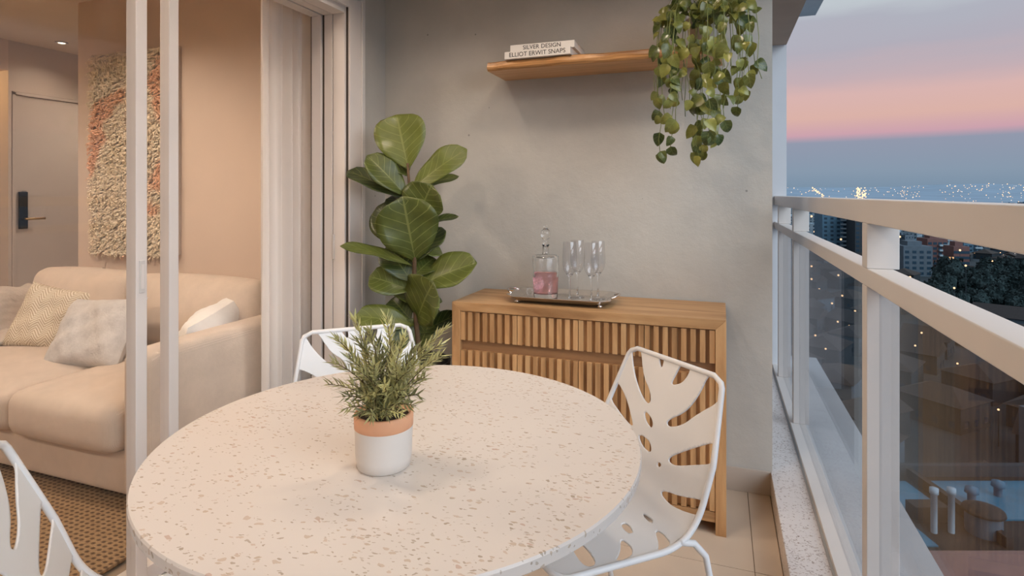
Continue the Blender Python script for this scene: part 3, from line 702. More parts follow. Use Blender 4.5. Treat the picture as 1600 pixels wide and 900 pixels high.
for i in range(14):
    a = i/14*2*PI; r_ = .011
    bd.lathe([(0, -.0045), (.0032, -.0032), (.0045, 0), (.0032, .0032), (0, .0045)], 8, (-.062+.013*math.cos(a), -.030-.004*math.sin(a), .010+.016*(1+math.sin(a))))
b_ = bd.build('bead_charm', 'crystal', dc, True); b_['label'] = 'small string of crystal beads'
gl_prof = [(0, 0), (.030, .0005), (.031, .002), (.010, .005), (.0042, .012), (.0034, .05), (.0036, .095), (.006, .104), (.016, .114), (.026, .130), (.031, .155), (.031, .185), (.027, .250), (.0268, .2505)]
bowl_me = MB().lathe([p_ for p_ in gl_prof if p_[1] >= .104], 32).mesh('bowl', 'thin_crystal', True)
stem_me = MB().lathe([(0, .004), (.010, .005), (.0042, .012), (.0034, .05), (.0036, .095), (.006, .104), (.014, .1125), (.012, .1135), (0, .110)], 24).mesh('stem', 'crystal', True)
foot_me = MB().lathe([(0, 0), (.030, .0005), (.031, .002), (.010, .0048), (0, .005)], 32).mesh('foot', 'thin_crystal', True)
for (x, y, lb) in ((-.598, 2.375, 'wine glass nearest the decanter in the front row'), (-.502, 2.36, 'right front wine glass near the tray corner'), (-.588, 2.475, 'back row wine glass nearer the decanter'), (-.495, 2.465, 'back row wine glass at the right of the tray')):
    g = thing('wine_glass', 'clear stemmed '+lb, 'wine glass', (x, y, dz), 0, 'wine glasses on the tray')
    link('bowl', bowl_me, g); link('stem', stem_me, g); link('foot', foot_me, g)

# ------------------------------------------------------------------ shelf with books
sf = thing('wall_shelf', 'floating live edge wooden shelf on the plaster wall', 'shelf', (-0.49, 2.52, 1.822))
def shelf():
    m = MB(); n = 60; rows = []
    for i in range(n+1):
        x = -0.5+i/n; wv = 0.006*math.sin(x*9)+0.004*math.sin(x*23+1)+0.002*math.sin(x*51)
        f_ = -0.122+wv
        rows.append([(x, f_+0.012, 0), (x, f_+0.003, 0.008), (x, f_, 0.020+0.004*math.sin(x*17)), (x, f_+0.006, 0.034), (x, f_+0.014, 0.040), (x, 0.13, 0.040), (x, 0.13, 0)])
    m.grid(rows, closed_u=True); c = 7
    for fi in range(len(m.f)):
        if fi % c in (0, 1, 2, 3): m.mi[fi] = 1
    m.f.append(tuple(range(6, -1, -1))); m.f.append(tuple(n*c+q for q in range(c))); m.mi += [0, 0]
    return m
shelf().build('shelf_board', ['shelf_top', 'shelf_edge'], sf)
def book(x, y, z, w_, d, h, rz, label, text, tsize):
    o = thing('book', label, 'book', (x, y, z), rz, 'books lying on the wall shelf')
    B(-w_/2+.002, -d/2+.003, .002, w_/2-.002, d/2-.002, h-.002).build('pages', 'paper', o)
    MB().box(-w_/2, -d/2, 0, w_/2, d/2, .002).box(-w_/2, -d/2, h-.002, w_/2, d/2, h).box(-w_/2, -d/2-.001, 0, w_/2, -d/2+.003, h).build('cover', 'paper', o, bevel=.0005)
    tcu = bpy.data.curves.new('spine_text', 'FONT'); tcu.body = text; tcu.size = tsize; tcu.align_x = 'CENTER'; tcu.align_y = 'CENTER'; tcu.extrude = 0.0003
    tmp = bpy.data.objects.new('spine_text_source', tcu); COL.objects.link(tmp); me = bpy.data.meshes.new_from_object(tmp.evaluated_get(bpy.context.evaluated_depsgraph_get())); bpy.data.objects.remove(tmp); bpy.data.curves.remove(tcu)
    me.materials.clear(); me.materials.append(MATS['print_black']); to = link('spine_text', me, o)
    to.location = (0, -d/2-.0014, h/2); to.rotation_euler = (PI/2, 0, 0); return o
book(-0.745, 2.49, 1.8622, 0.30, 0.21, 0.032, -0.02, 'white book reading ELLIOT ERWIT SNAPS under another book', 'ELLIOT ERWIT SNAPS', 0.027)
book(-0.73, 2.50, 1.8945, 0.29, 0.20, 0.030, 0.01, 'white book reading SILVER DESIGN, top of the two', 'SILVER DESIGN', 0.026)

# ------------------------------------------------------------------ leaf builder
def leaf_mesh(name, prof, L, W, matn, fold=0.25, curl=0.3, wave=0.0, nu=8, nv=12, seed=0):
    """leaf along +Y, width X, face +Z. prof(v) = half width share"""
    rg = random.Random(seed); ph = rg.random()*6
    rows = []
    for i in range(nv+1):
        v = i/nv; hw = prof(v)*W/2; row = []
        # curl: the midrib bends down towards the tip
        a = curl*v; y = L*(math.sin(a)/curl if abs(curl) > 1e-4 else v); z = -L*((1-math.cos(a))/curl if abs(curl) > 1e-4 else 0)
        for j in range(nu+1):
            u = j/nu*2-1
            row.append((u*hw, y, z+abs(u)**1.3*hw*fold+wave*hw*math.sin(v*11+ph+u)*abs(u)))
        rows.append(row)
    return MB().grid(rows, uv=True).mesh(name, matn, True)
def fig_prof(v): return max(0.05, v**0.9*(1-v)**0.5/0.402)
def heart_prof(v): return max(0.02, v**0.35*(1-v)**0.8/0.493)
CY, SY_ = math.cos(YAW), math.sin(YAW)
def view_pt(px, py, depth):
    """place at a pixel of the photograph and a distance in front of the viewer"""
    u = (px-800)/900; return Vector((depth*(-SY_+CY*u), depth*(CY+SY_*u), EYE+(303-py)/900*depth))
VIEW = Vector((-SY_, CY, 0))
def orient(o, base, tip, face):
    """+Y to the tip, +Z as near as possible to face"""
    y = (tip-base).normalized(); x = y.cross(face).normalized(); z = x.cross(y)
    m = Matrix((x, y, z)).transposed().to_4x4(); m.translation = base; o.matrix_local = m
# ------------------------------------------------------------------ fiddle leaf fig
FD = 2.62
fbase = view_pt(652, 560, FD)
fg = thing('fiddle_leaf_fig', 'tall fiddle leaf fig with large glossy leaves in the corner', 'plant', (fbase.x, fbase.y, 0.10))
fo = Vector((fbase.x, fbase.y, 0.10))
fp = thing('planter', 'tall black planter holding the fiddle leaf fig', 'planter', (fbase.x, fbase.y, 0))
MB().lathe([(0, 0), (.10, 0), (.11, .01), (.150, .50), (.152, .512), (.146, .512), (.140, .49), (.135, .44), (0, .44)], 48).build('pot', 'black_pot', fp, True)
MB().lathe([(0.136, .445), (.08, .452), (.03, .455), (0, .455)], 32).build('soil', 'soil', fp, True)
stp = [view_pt(px, py, FD) for px, py in ((652, 585), (654, 540), (650, 500), (647, 450), (648, 400), (645, 350), (640, 300), (637, 255))]
MB().tube([tuple(Vector((fbase.x, fbase.y, .35))-fo)]+[tuple(p-fo) for p in stp], [.014]+[.013-.001*i for i in range(8)], 10).build('stem', 'bark', fg, True)
FIG = [ # base px, tip px, width px, tip towards viewer (m), face lean (right, up), roll
 ((638,264),(618,178),66,-0.03,(0.0,0.25)), ((644,296),(717,229),40,0.05,(-0.3,0.5)), ((634,306),(581,242),38,0.06,(0.3,0.6)),
 ((630,310),(549,257),34,-0.02,(0.2,1.2)), ((645,300),(711,266),20,-0.06,(-0.1,1.4)), ((652,344),(668,293),60,0.07,(-0.1,0.5)),
 ((649,408),(630,318),76,0.12,(0.05,0.35)), ((645,388),(587,322),50,-0.05,(0.4,-0.3)), ((660,352),(712,331),15,-0.03,(0.0,1.6)),
 ((644,415),(545,371),24,0.12,(0.1,1.9)), ((652,408),(684,352),40,-0.06,(-0.6,0.2)), ((649,450),(730,404),50,0.10,(-0.3,0.9)),
 ((643,440),(607,385),44,-0.02,(0.6,0.1)), ((642,454),(581,428),42,0.02,(0.3,0.7)), ((650,458),(703,429),17,-0.04,(-0.1,1.5)),
 ((652,502),(664,448),72,0.14,(0.0,0.9)), ((648,508),(563,487),36,0.08,(0.2,0.9)), ((642,500),(612,464),36,-0.06,(0.5,0.0)),
 ((656,522),(708,487),26,0.02,(-0.2,1.3)), ((654,542),(626,508),40,0.03,(0.3,0.4)), ((652,535),(596,512),34,0.0,(0.3,0.8)),
 ((648,360),(600,345),40,-0.06,(0.4,0.4)), ((650,390),(690,385),34,-0.08,(-0.5,0.5)), ((655,480),(620,430),36,-0.10,(0.4,0.2)), ((645,330),(612,300),36,-0.08,(0.4,0.3)), ((648,430),(676,400),40,-0.05,(-0.4,0.3)), ((652,500),(690,485),34,-0.08,(-0.4,0.5)),
 ((636,275),(613,240),34,-0.08,(0.5,0.2)), ((655,545),(668,505),30,0.02,(-0.3,0.4)), ((650,470),(690,462),22,-0.08,(-0.2,0.9))]
for i, (b0, t0, wpx, dv, fc) in enumerate(FIG):
    bp_ = view_pt(b0[0], b0[1], FD); tp_ = view_pt(t0[0], t0[1], FD-dv); L = (tp_-bp_).length*1.06
    me = leaf_mesh('leaf', fig_prof, L, wpx*FD/900*1.25, 'fig_leaf', 0.22, 0.35, 0.10, 8, 14, i)
    o = link('leaf', me, fg); face = -VIEW+Vector((CY, SY_, 0))*fc[0]+Vector((0, 0, 1))*fc[1]
    orient(o, bp_-fo, tp_-fo, face); md = o.modifiers.new('thick', 'SOLIDIFY'); md.thickness = 0.0015
# ------------------------------------------------------------------ trailing pothos on the shelf
pc = Vector((-0.055, 2.51, 1.8625))
po = thing('planter', 'planter on the shelf end, mostly hidden by trailing leaves', 'planter', tuple(pc))
MB().lathe([(0, 0), (.055, 0), (.06, .004), (.078, .12), (.080, .125), (.074, .125), (.070, .105), (0, .105)], 32).build('pot', 'pot_glaze', po, True)
MB().lathe([(.069, .106), (.03, .11), (0, .11)], 24).build('soil', 'soil', po, True)
pt = thing('trailing_pothos', 'trailing pothos cascading over the right end of the shelf', 'plant', tuple(pc))
rg = random.Random(11)
lm = [leaf_mesh('leaf', heart_prof, 0.055, 0.042, 'pothos_leaf', 0.25, 0.5+0.3*i, 0.08, 4, 7, i) for i in range(5)]
def pothos_leaf(p, d, sc):
    o = link('leaf', lm[rg.randrange(5)], pt)
    face = Vector((rg.uniform(-.7, .7), -1+rg.uniform(-.3, .5), rg.uniform(-.1, .9)))
    orient(o, p, p+d, face.normalized()); o.scale = (sc, sc, sc)
strands = []
for i in range(34):
    f_ = i/33; xe = -0.185+0.37*f_+rg.uniform(-.02, .02)
    env = 0.46-0.8*abs(xe)**1.3
    ze = -(env*rg.uniform(0.25, 1.0))+0.02
    strands.append((xe, ze, rg.uniform(-.30, -.12)))
strands += [(-.17, -.43, -.17), (-.12, -.41, -.2), (-.03, -.45, -.2), (-.01, -.43, -.18), (.05, -.37, -.2), (.125, -.27, -.22), (.15, -.20, -.16), (.17, -.10, -.15), (-.10, -.33, -.25)]
nleaf = 0
def crown_leaf():
    a = rg.uniform(0, 2*PI); r_ = rg.uniform(.02, .18); p = Vector((r_*math.cos(a)*1.05, -0.05-abs(r_*math.sin(a))*0.9, .08+rg.uniform(0, .16)*(1-r_/.25)))
    d = Vector((math.cos(a), -abs(math.sin(a))-.2, rg.uniform(-.7, .4))).normalized(); pothos_leaf(p, d, rg.uniform(.7, 1.15))
for q in range(62): crown_leaf(); nleaf += 1
ex_ = strands[34:]; st_ = strands[:34]; rg.shuffle(st_); strands = ex_+st_[:27]
for xe, ze, yo in strands:
    ax_ = xe*0.45; pts = [Vector((ax_*0.4, -0.02, .11)), Vector((xe*0.7, yo*0.5, .17+rg.uniform(-.02, .05))), Vector((xe*0.95, yo*0.85, .10)), Vector((xe, yo, -.02))]
    nd = max(1, int((-0.02-ze)/0.05))
    for q in range(nd): pts.append(Vector((xe+rg.uniform(-.012, .012), yo+rg.uniform(-.01, .02), -.02+(ze+.02)*(q+1)/nd)))
    MB().tube([tuple(p) for p in pts], 0.0014, 5).build('vine', 'vine', pt, True)
    for a, b_ in zip(pts[1:], pts[2:]):
        L = (b_-a).length; n = max(1, int(L/0.043))
        for q in range(n):
            if nleaf >= 290: break
            p = a.lerp(b_, (q+rg.random())/n)
            d = Vector((rg.uniform(-.9, .9), rg.uniform(-.5, .1), -rg.uniform(.25, 1.1))).normalized()
            pothos_leaf(p, d, rg.uniform(.65, 1.2)); nleaf += 1
    if nleaf < 290: pothos_leaf(pts[-1], Vector((rg.uniform(-.4, .4), -.1, -1)), rg.uniform(.8, 1.05)); nleaf += 1
# ------------------------------------------------------------------ rosemary pot on the table
rc = Vector((-0.6036, 0.9515, 0.75))
rp = thing('planter', 'small pale ceramic pot with a terracotta rim on the table', 'planter', tuple(rc))
MB().lathe([(0, 0), (.046, 0), (.050, .003), (.0525, .02), (.0545, .076)], 48).build('pot_body', 'pot_glaze', rp, True)
rim = MB().lathe([(.0545, .076), (.0552, .0765), (.0558, .100), (.0545, .1025), (.0500, .1025), (.0480, .092), (0, .090)], 48).build('pot_rim', 'terracotta', rp, True); rim['label'] = 'terracotta coloured rim band'
MB().lathe([(.0482, .093), (.03, .096), (0, .097)], 32).build('soil', 'soil', rp, True)
ro = thing('rosemary_plant', 'bushy rosemary plant growing in the small pot on the table', 'plant', tuple(rc))
rg = random.Random(5)
tips = [(512,600,0),(520,565,.03),(524,528,-.02),(553,496,0),(575,515,.04),(590,532,-.03),(604,494,.02),(612,505,-.02),(632,525,.03),(648,540,-.02),(662,545,.02),(697,512,0),(690,538,.02),(683,560,-.02),(664,590,.03),(655,618,.04),(545,560,.05),(560,580,.06),(585,570,.07),(618,570,.07),(640,580,.06),(600,600,.08),(535,620,.05),(568,620,.07),(650,565,-.04),(570,545,-.05),(620,545,-.05),(540,540,-.03),(690,555,.04),(630,610,.07),(585,612,.07),(556,530,.02),(598,555,.03),(625,590,.02),(548,600,.02),(556,648,.07),(580,652,.08),(604,650,.085),(628,648,.08),(650,634,.06),(536,640,.05)]
for (px, py, dv) in tips:
    tp_ = view_pt(px, py, 1.085-dv)-rc; b0 = Vector((rg.uniform(-.025, .025), rg.uniform(-.025, .02), .093))
    mid = b0.lerp(tp_, .5)+Vector((0, 0, .022)); mid.x = b0.x+(tp_.x-b0.x)*.38; mid.y = b0.y+(tp_.y-b0.y)*.38
    n = 14; pts = [((1-q/n)**2)*b0+2*(q/n)*(1-q/n)*mid+((q/n)**2)*tp_ for q in range(n+1)]
    m = MB(); m.tube([tuple(p) for p in pts], [.0014-.0008*q/n for q in range(n+1)], 5, mi=1)
    L = sum((pts[q+1]-pts[q]).length for q in range(n)); cnt = int(L/0.0025)
    for q in range(cnt):
        tt = 0.12+0.88*q/cnt; f_ = tt*n; i = min(n-1, int(f_)); p = pts[i].lerp(pts[i+1], f_-i); d = (pts[i+1]-pts[i]).normalized()
        a = q*2.4+rg.uniform(-.4, .4); e1 = d.cross(Vector((.3, .2, 1))).normalized(); e2 = d.cross(e1)
        sd = e1*math.cos(a)+e2*math.sin(a); up = 0.55+0.9*tt**3
        nd = (sd+d*up+Vector((0, 0, .15))).normalized(); ll = rg.uniform(.020, .032)*(1.05-.35*tt); ww = .0019
        x = nd.cross(Vector((rg.uniform(-1, 1), rg.uniform(-1, 1), 1.2))).normalized()*ww; bend = d*ll*.22
        b4 = len(m.v); p1 = p+nd*ll*.5; p2 = p+nd*ll+bend; off = nd.cross(x).normalized()*.0005
        for vv, uvv in ((p-x*.5, (0.2, .3)), (p+x*.5, (.8, .3)), (p1+x, (1, .6)), (p1-x, (0, .6)), (p2, (.3, 1)), (p1-off, (.5, .5))):
            m.uv[len(m.v)] = uvv; m.v.append(tuple(vv))
        m.f += [(b4, b4+1, b4+5), (b4+1, b4+2, b4+5), (b4+3, b4, b4+5), (b4+2, b4+4, b4+5), (b4+4, b4+3, b4+5)]; m.mi += [0]*5
    m.build('sprig', ['rosemary_leaf', 'bark'], ro)

# ------------------------------------------------------------------ living room: rug, sofa, cushions, hanging, curtain
rug = tag(B(-4.9, -0.9, 0.0005, -1.93, 2.3, 0.014).build('rug', 'rug_weave', bevel=0.004), 'brown woven rug with dark dots under the sofa', 'rug')
so = thing('sofa', 'beige two seat fabric sofa against the cream wall', 'sofa', (-3.2, 2.12, 0.014))
def SO(nm, x0, y0, z0, x1, y1, z1, r, puff=(0, 0, 0), n=12):
    m = roundbox(x1-x0, y1-y0, z1-z0, r, puff, n)
    return m.build(nm, 'sofa_fabric', so, True, loc=((x0+x1)/2+3.2, (y0+y1)/2-2.12, (z0+z1)/2-0.014))
SO('base', -4.05, 1.63, 0.06, -2.08, 2.62, 0.235, 0.03)
SO('arm', -2.228, 1.61, 0.06, -2.07, 2.63, 0.65, 0.045, (0.008, 0, 0.008))
SO('arm', -4.10, 1.61, 0.06, -3.94, 2.63, 0.65, 0.045, (0.008, 0, 0.008))
SO('back_frame', -4.05, 2.44, 0.1, -2.09, 2.635, 0.70, 0.05)
SO('seat_cushion', -3.935, 1.58, 0.228, -2.89, 2.46, 0.415, 0.06, (0, 0.01, 0.03), 16)
SO('seat_cushion', -2.885, 1.575, 0.228, -2.233, 2.46, 0.425, 0.06, (0, 0.01, 0.035), 16)
for x0, x1 in ((-3.93, -3.115), (-3.11, -2.20)):
    bc = SO('back_cushion', x0, 2.26, 0.42, x1, 2.48, 0.81, 0.075, (0.0, 0.05, 0.02), 16); bc.rotation_euler = (-0.16, 0, 0)
for fx in (-3.98, -2.16):
    for fy in (1.74, 2.52):
        MB().box(fx-.03+3.2, fy-.03-2.12, 0, fx+.03+3.2, fy+.03-2.12, .05).build('foot', 'black_lock', so, bevel=.004)
def pillow(name, w_, h_, th, matn, label, loc, rot, corner=0.0):
    m = MB(); n = 22
    for sg in (1, -1):
        rows = []
        for i in range(n+1):
            row = []
            for j in range(n+1):
                u = j/n*2-1; v = i/n*2-1
                pin = 1-0.07*(1-abs(v)**2.0)*abs(u)**3; piv = 1-0.07*(1-abs(u)**2.0)*abs(v)**3
                th_ = max(0, (1-u**4)*(1-v**4))**0.55*(1+.10*math.sin(6*u+3*v+w_*9)+.07*math.sin(10*v-5*u+h_*7)+.05*math.sin(17*u+9*v))
                row.append((u*w_/2*pin, -sg*th/2*th_, v*h_/2*piv))
            rows.append(row if sg > 0 else row[::-1])
        m.grid(rows)
    o = m.build(name, matn, None, True, loc=loc); o.rotation_euler = rot
    return tag(o, label, 'pillow', 'pillows on the sofa')
pillow('throw_pillow', .38, .36, .14, 'pillow_chevron', 'beige chevron woven pillow at the left of the sofa', (-3.50, 2.14, .575), (-.40, .16, .30))
pillow('throw_pillow', .50, .37, .14, 'pillow_grey', 'grey mottled pillow leaning on the beige chevron one', (-2.98, 2.03, .565), (-.55, -.07, .05))
pillow('throw_pillow', .56, .36, .17, 'pillow_white', 'white pillow slumped beside the right sofa arm', (-2.37, 2.17, .565), (-.50, .16, -1.30))
def throw():
    m = MB(); rows = []; n = 26
    for i in range(n+1):
        v = i/n; row = []
        for j in range(n+1):
            u = j/n; x = -4.14+u*.46+.02*math.sin(v*9); y = 1.85+v*.50
            base = .685 if x < -3.925 else (.685-(x+3.925)*3.2 if x < -3.855 else .462)
            row.append((x, y, max(base, .462)+.012*math.sin(u*16+v*5)+.010*math.sin(v*18+u*7)))
        rows.append(row)
    return m.grid(rows)
o = throw().build('throw_blanket', 'throw_fabric', None, True); md = o.modifiers.new('thick', 'SOLIDIFY'); md.thickness = .012; md.offset = 1
tag(o, 'crumpled greige throw blanket over the left sofa arm', 'blanket')
wh = thing('wall_hanging', 'shaggy woven wall hanging with orange patches above the sofa', 'wall hanging', (-3.50, WY-0.02, 0.89))
B(-.375, -.004, .0, .375, .018, 1.285).build('backing', 'throw_fabric', wh)
rg = random.Random(2); m = MB()
for i in range(5200):
    x = rg.uniform(-.375, .375); z = rg.uniform(.0, 1.29); ll = rg.uniform(.035, .065); a = rg.gauss(-.45, .45)
    d = Vector((math.sin(a), 0, -math.cos(a))); wv = Vector((math.cos(a), 0, math.sin(a)))*rg.uniform(.003, .006)
    p0 = Vector((x, -.004, z)); p1 = p0+d*ll*.5+Vector((0, -.022-rg.random()*.012, 0)); p2 = p0+d*ll+Vector((0, -.012-rg.random()*.015, 0))
    b4 = len(m.v); m.v += [tuple(p0-wv), tuple(p0+wv), tuple(p1+wv), tuple(p1-wv), tuple(p2)]
    m.f += [(b4, b4+1, b4+2, b4+3), (b4+3, b4+2, b4+4)]; m.mi += [0, 0]
o = m.build('wool_tufts', 'tuft_wool', wh); o['kind'] = 'stuff'
cu = thing('curtain', 'white curtain gathered at the edge of the sliding door', 'curtain', (-1.95, 2.24, 0))
rows = []
for i in range(13):
    z = 0.02+2.5*i/12; row = []
    for j in range(121):
        u = j/120; row.append((.032*math.sin(u*2*PI*5.5+.25*math.sin(z*1.3))+.010*math.sin(u*2*PI*13+z*.4), -.18+.40*u+.006*math.sin(u*40), z))
    rows.append(row)
MB().grid(rows).build('curtain_cloth', 'curtain_cloth', cu, True)
MB().tube([(0, -.3, 2.525), (0, .3, 2.525)], .012, 10).build('curtain_rail', 'frame_white', cu, True)
dl = thing('ceiling_downlight', 'small recessed ceiling downlight near the entrance door', 'lamp', (-5.24, 3.29, CEIL-0.004))
MB().lathe([(.028, .003), (.045, .003), (.047, -.002), (.042, -.006), (.030, -.006), (.028, .003)], 24).build('trim_ring', 'frame_white', dl, True)
MB().lathe([(0, .0), (.028, .0)], 20).build('lamp_lens', 'lamp_glow', dl)
lamp('entry_downlight', (-5.24, 3.29, CEIL-0.03), 7, WARM, .03, 140, .8)

# ================================================================== THE CITY BELOW
GZ = -45.0
def cpos(px, d): 
    u = (px-800)/900; return d*(-SY_+CY*u), d*(CY+SY_*u)
def cz(py, d): return EYE+(303-py)/900*d
def terrain(mats):
    m = MB(); ds = [30, 60, 120, 240, 480, 900, 1500, 2200, 3000, 4200, 5500, 7000, 9000, 12000]; rows = []
    for d in ds:
        row = []
        for j in range(65):
            px = -1400+j*70; u = (px-800)/900; x, y = cpos(px, d)
            h = GZ
            if d > 1500: h = GZ+(d-1500)**1.0*0.026*(0.85+.25*math.sin(px*.006+d*.0007)+.1*math.sin(px*.021+1))
            if d > 7000: h = GZ+5500*.026*(0.85+.25*math.sin(px*.006+4.9)+.1*math.sin(px*.021+1))-(d-7000)*.01
            row.append((x, y, h))
        rows.append(row)
    m.grid(rows)
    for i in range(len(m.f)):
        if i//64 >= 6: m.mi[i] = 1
    return m
struct(terrain(None).build('ground', ['city_ground', 'far_land_haze']), 'dark city ground and far hills coloured with haze', 'ground')
rg = random.Random(21)
# ---- generic houses and blocks
def house_mesh(w_, d, h, roof, wall, rf):
    m = MB().box(-w_/2, -d/2, 0, w_/2, d/2, h)
    if roof == 'gable':
        b = len(m.v); r = w_*.28; e = .5
        m.v += [(-w_/2-e, -d/2-e, h), (w_/2+e, -d/2-e, h), (w_/2+e, d/2+e, h), (-w_/2-e, d/2+e, h), (0, -d/2-e, h+r), (0, d/2+e, h+r)]
        m.f += [(b, b+1, b+4), (b+1, b+2, b+5, b+4), (b+2, b+3, b+5), (b+3, b, b+4, b+5)]; m.mi += [1]*4
    elif roof == 'hip':
        b = len(m.v); r = w_*.22; e = .5
        m.v += [(-w_/2-e, -d/2-e, h), (w_/2+e, -d/2-e, h), (w_/2+e, d/2+e, h), (-w_/2-e, d/2+e, h), (0, -d/2+w_*.4, h+r), (0, d/2-w_*.4, h+r)]
        m.f += [(b, b+1, b+4), (b+1, b+2, b+5, b+4), (b+2, b+3, b+5), (b+3, b, b+4, b+5)]; m.mi += [1]*4
    else:
        m.box(-w_/2+.3, -d/2+.3, h, w_/2-.3, d/2-.3, h+.15, 1)
        for q in ((-w_/2, -d/2, w_/2, -d/2+.3), (-w_/2, d/2-.3, w_/2, d/2), (-w_/2, -d/2, -w_/2+.3, d/2), (w_/2-.3, -d/2, w_/2, d/2)): m.box(q[0], q[1], h, q[2], q[3], h+.7, 0)
        m.box(-1.2, -1, h, 1.2, 1.2, h+2.0, 0)
    # window rows, set proud of the walls
    nf = max(1, int(h/3))
    for fl_ in range(nf):
        z = .9+fl_*3
        if z+1.3 > h: break
        nw = max(2, int(w_/3))
        for i in range(nw):
            x = -w_/2+(i+.5)*w_/nw; lit = 3 if (rg.random() < .03 and h > 8) else 2
            m.box(x-.55, -d/2-.06, z, x+.55, -d/2+.01, z+1.3, lit)
        for i in range(max(2, int(d/3))):
            y = -d/2+(i+.5)*d/max(2, int(d/3)); m.box(-w_/2-.06, y-.55, z, -w_/2+.01, y+.55, z+1.3, 3 if (rg.random() < .03 and h > 8) else 2)
    return m.mesh('house', [wall, rf, 'city_window', 'window_glow'])
protos = []
ADJ = {'wall_pale': 'pale', 'wall_grey': 'grey', 'wall_brick': 'reddish', 'wall_dark': 'dark', 'wall_blue': 'bluish', 'wall_white': 'whitish'}
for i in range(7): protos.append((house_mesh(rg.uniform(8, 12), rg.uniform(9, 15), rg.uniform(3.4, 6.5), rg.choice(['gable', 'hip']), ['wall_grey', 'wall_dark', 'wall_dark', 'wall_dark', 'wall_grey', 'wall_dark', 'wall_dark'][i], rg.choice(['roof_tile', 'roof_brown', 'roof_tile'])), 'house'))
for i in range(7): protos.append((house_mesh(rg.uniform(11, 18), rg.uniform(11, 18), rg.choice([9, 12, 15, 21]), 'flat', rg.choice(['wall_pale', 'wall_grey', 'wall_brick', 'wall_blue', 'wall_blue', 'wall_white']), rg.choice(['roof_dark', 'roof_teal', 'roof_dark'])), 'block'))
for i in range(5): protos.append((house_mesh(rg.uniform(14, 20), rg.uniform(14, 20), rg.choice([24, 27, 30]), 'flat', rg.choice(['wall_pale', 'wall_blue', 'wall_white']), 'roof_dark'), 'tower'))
LBL = {'house': ('small %s house with a pitched roof in the streets below the railing', 'house', '%s pitched roof houses below'),
       'block': ('%s flat roofed apartment block among the rooftops beyond the railing', 'building', '%s flat roofed blocks in the city'),
       'tower': ('slim %s tower standing far off in the city', 'building', '%s far towers in the city')}
placed = []
def try_place(px, d, kind, sep):
    x, y = cpos(px, d)
    for a, b_, r_ in placed:
        if (a-x)**2+(b_-y)**2 < (sep+r_)**2*.8: return
    placed.append((x, y, sep)); me, kd = rg.choice([p for p in protos if p[1] == kind])
    o = link({'house': 'house', 'block': 'apartment_block', 'tower': 'tower'}[kind], me, loc=(x, y, GZ), rot=(0, 0, YAW*-1+rg.choice([0, PI/2])+rg.uniform(-.25, .25)-.3)); a_ = ADJ[me.materials[0].name]; l_ = LBL[kind]; tag(o, l_[0] % a_, l_[1], l_[2] % a_)
# keep the streets around the hero buildings free
for px, d, r_ in ((1305, 420, 14), (1342, 400, 12), (1424, 330, 14), (1455, 350, 12), (1490, 340, 10), (1512, 430, 10), (1530, 230, 26), (1585, 215, 18), (1470, 250, 18), (1510, 46, 26), (1560, 52, 26)):
    placed.append((*cpos(px, d), r_))
for i in range(18): placed.append((*cpos(1462+(i % 6)*31+(i//6)*11, (208, 233, 260)[i//6]), 5))
for _ in range(900):
    d = 75*math.exp(rg.random()*1.75); try_place(rg.uniform(1225, 1680), d, 'house', 9)
    if sum(1 for p in placed) > 190: break
for _ in range(260):
    d = 260*math.exp(rg.random()*1.5); try_place(rg.uniform(1225, 1680), d, 'block', 13)
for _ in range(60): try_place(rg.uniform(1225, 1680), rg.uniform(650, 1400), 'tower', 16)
# ---- named buildings
def slabbed_tower(px, d, w_, dp, py_top, wall, label, side):
    x, y = cpos(px, d); zt = cz(py_top, d); h_ = zt-GZ
    o = thing('apartment_tower', label, 'building', (x, y, GZ), YAW-.15)
    B(-w_/2, -dp/2, 0, w_/2, dp/2, h_).build('tower_body', wall, o)
    nf = int(h_/3)
    win = B(-1.0, -.08, 0, 1.0, .05, 1.5).mesh('window', 'city_window'); bal = B(-2.4, -1.6, 0, 2.4, 0, 1.0).mesh('balcony', 'wall_white')
    for q in range(nf):
        for i in range(4): link('window', win, o, loc=(-w_/2+(i+.5)*w_/4, -dp/2, q*3+.9))
        if side and q < nf: link('balcony', bal, o, loc=(w_/2-2.6, -dp/2, q*3+.1))
    B(-w_/4, -dp/4, h_, w_/4, dp/4, h_+2.5).build('roof_house', wall, o)
    return o
slabbed_tower(1298, 420, 17, 16, 326, 'wall_blue', 'pale blue tower with stacked white balconies between the two posts', True)
slabbed_tower(1345, 400, 13, 14, 330, 'wall_dark', 'dark tower standing right of the pale balcony tower', False)
slabbed_tower(1424, 330, 15, 14, 383, 'wall_grey', 'grey mid rise block just right of the near post', False)
slabbed_tower(1456, 350, 11, 12, 372, 'wall_brick', 'reddish mid rise block between the grey block and the trees', True)
slabbed_tower(1494, 326, 8, 10, 384, 'wall_brick', 'brick block with a lit orange front above the trees', False)
slabbed_tower(1512, 430, 12, 12, 372, 'wall_blue', 'slim blue tower behind the row of trees', True)
x, y = cpos(1486, 318); tag(B(-1.4, -.3, 0, 1.4, 0, 2.6).build('lit_sign', 'window_glow', loc=(x, y, cz(409, 318))), 'glowing orange sign on the brick block above the trees', 'sign').rotation_euler = (0, 0, YAW)
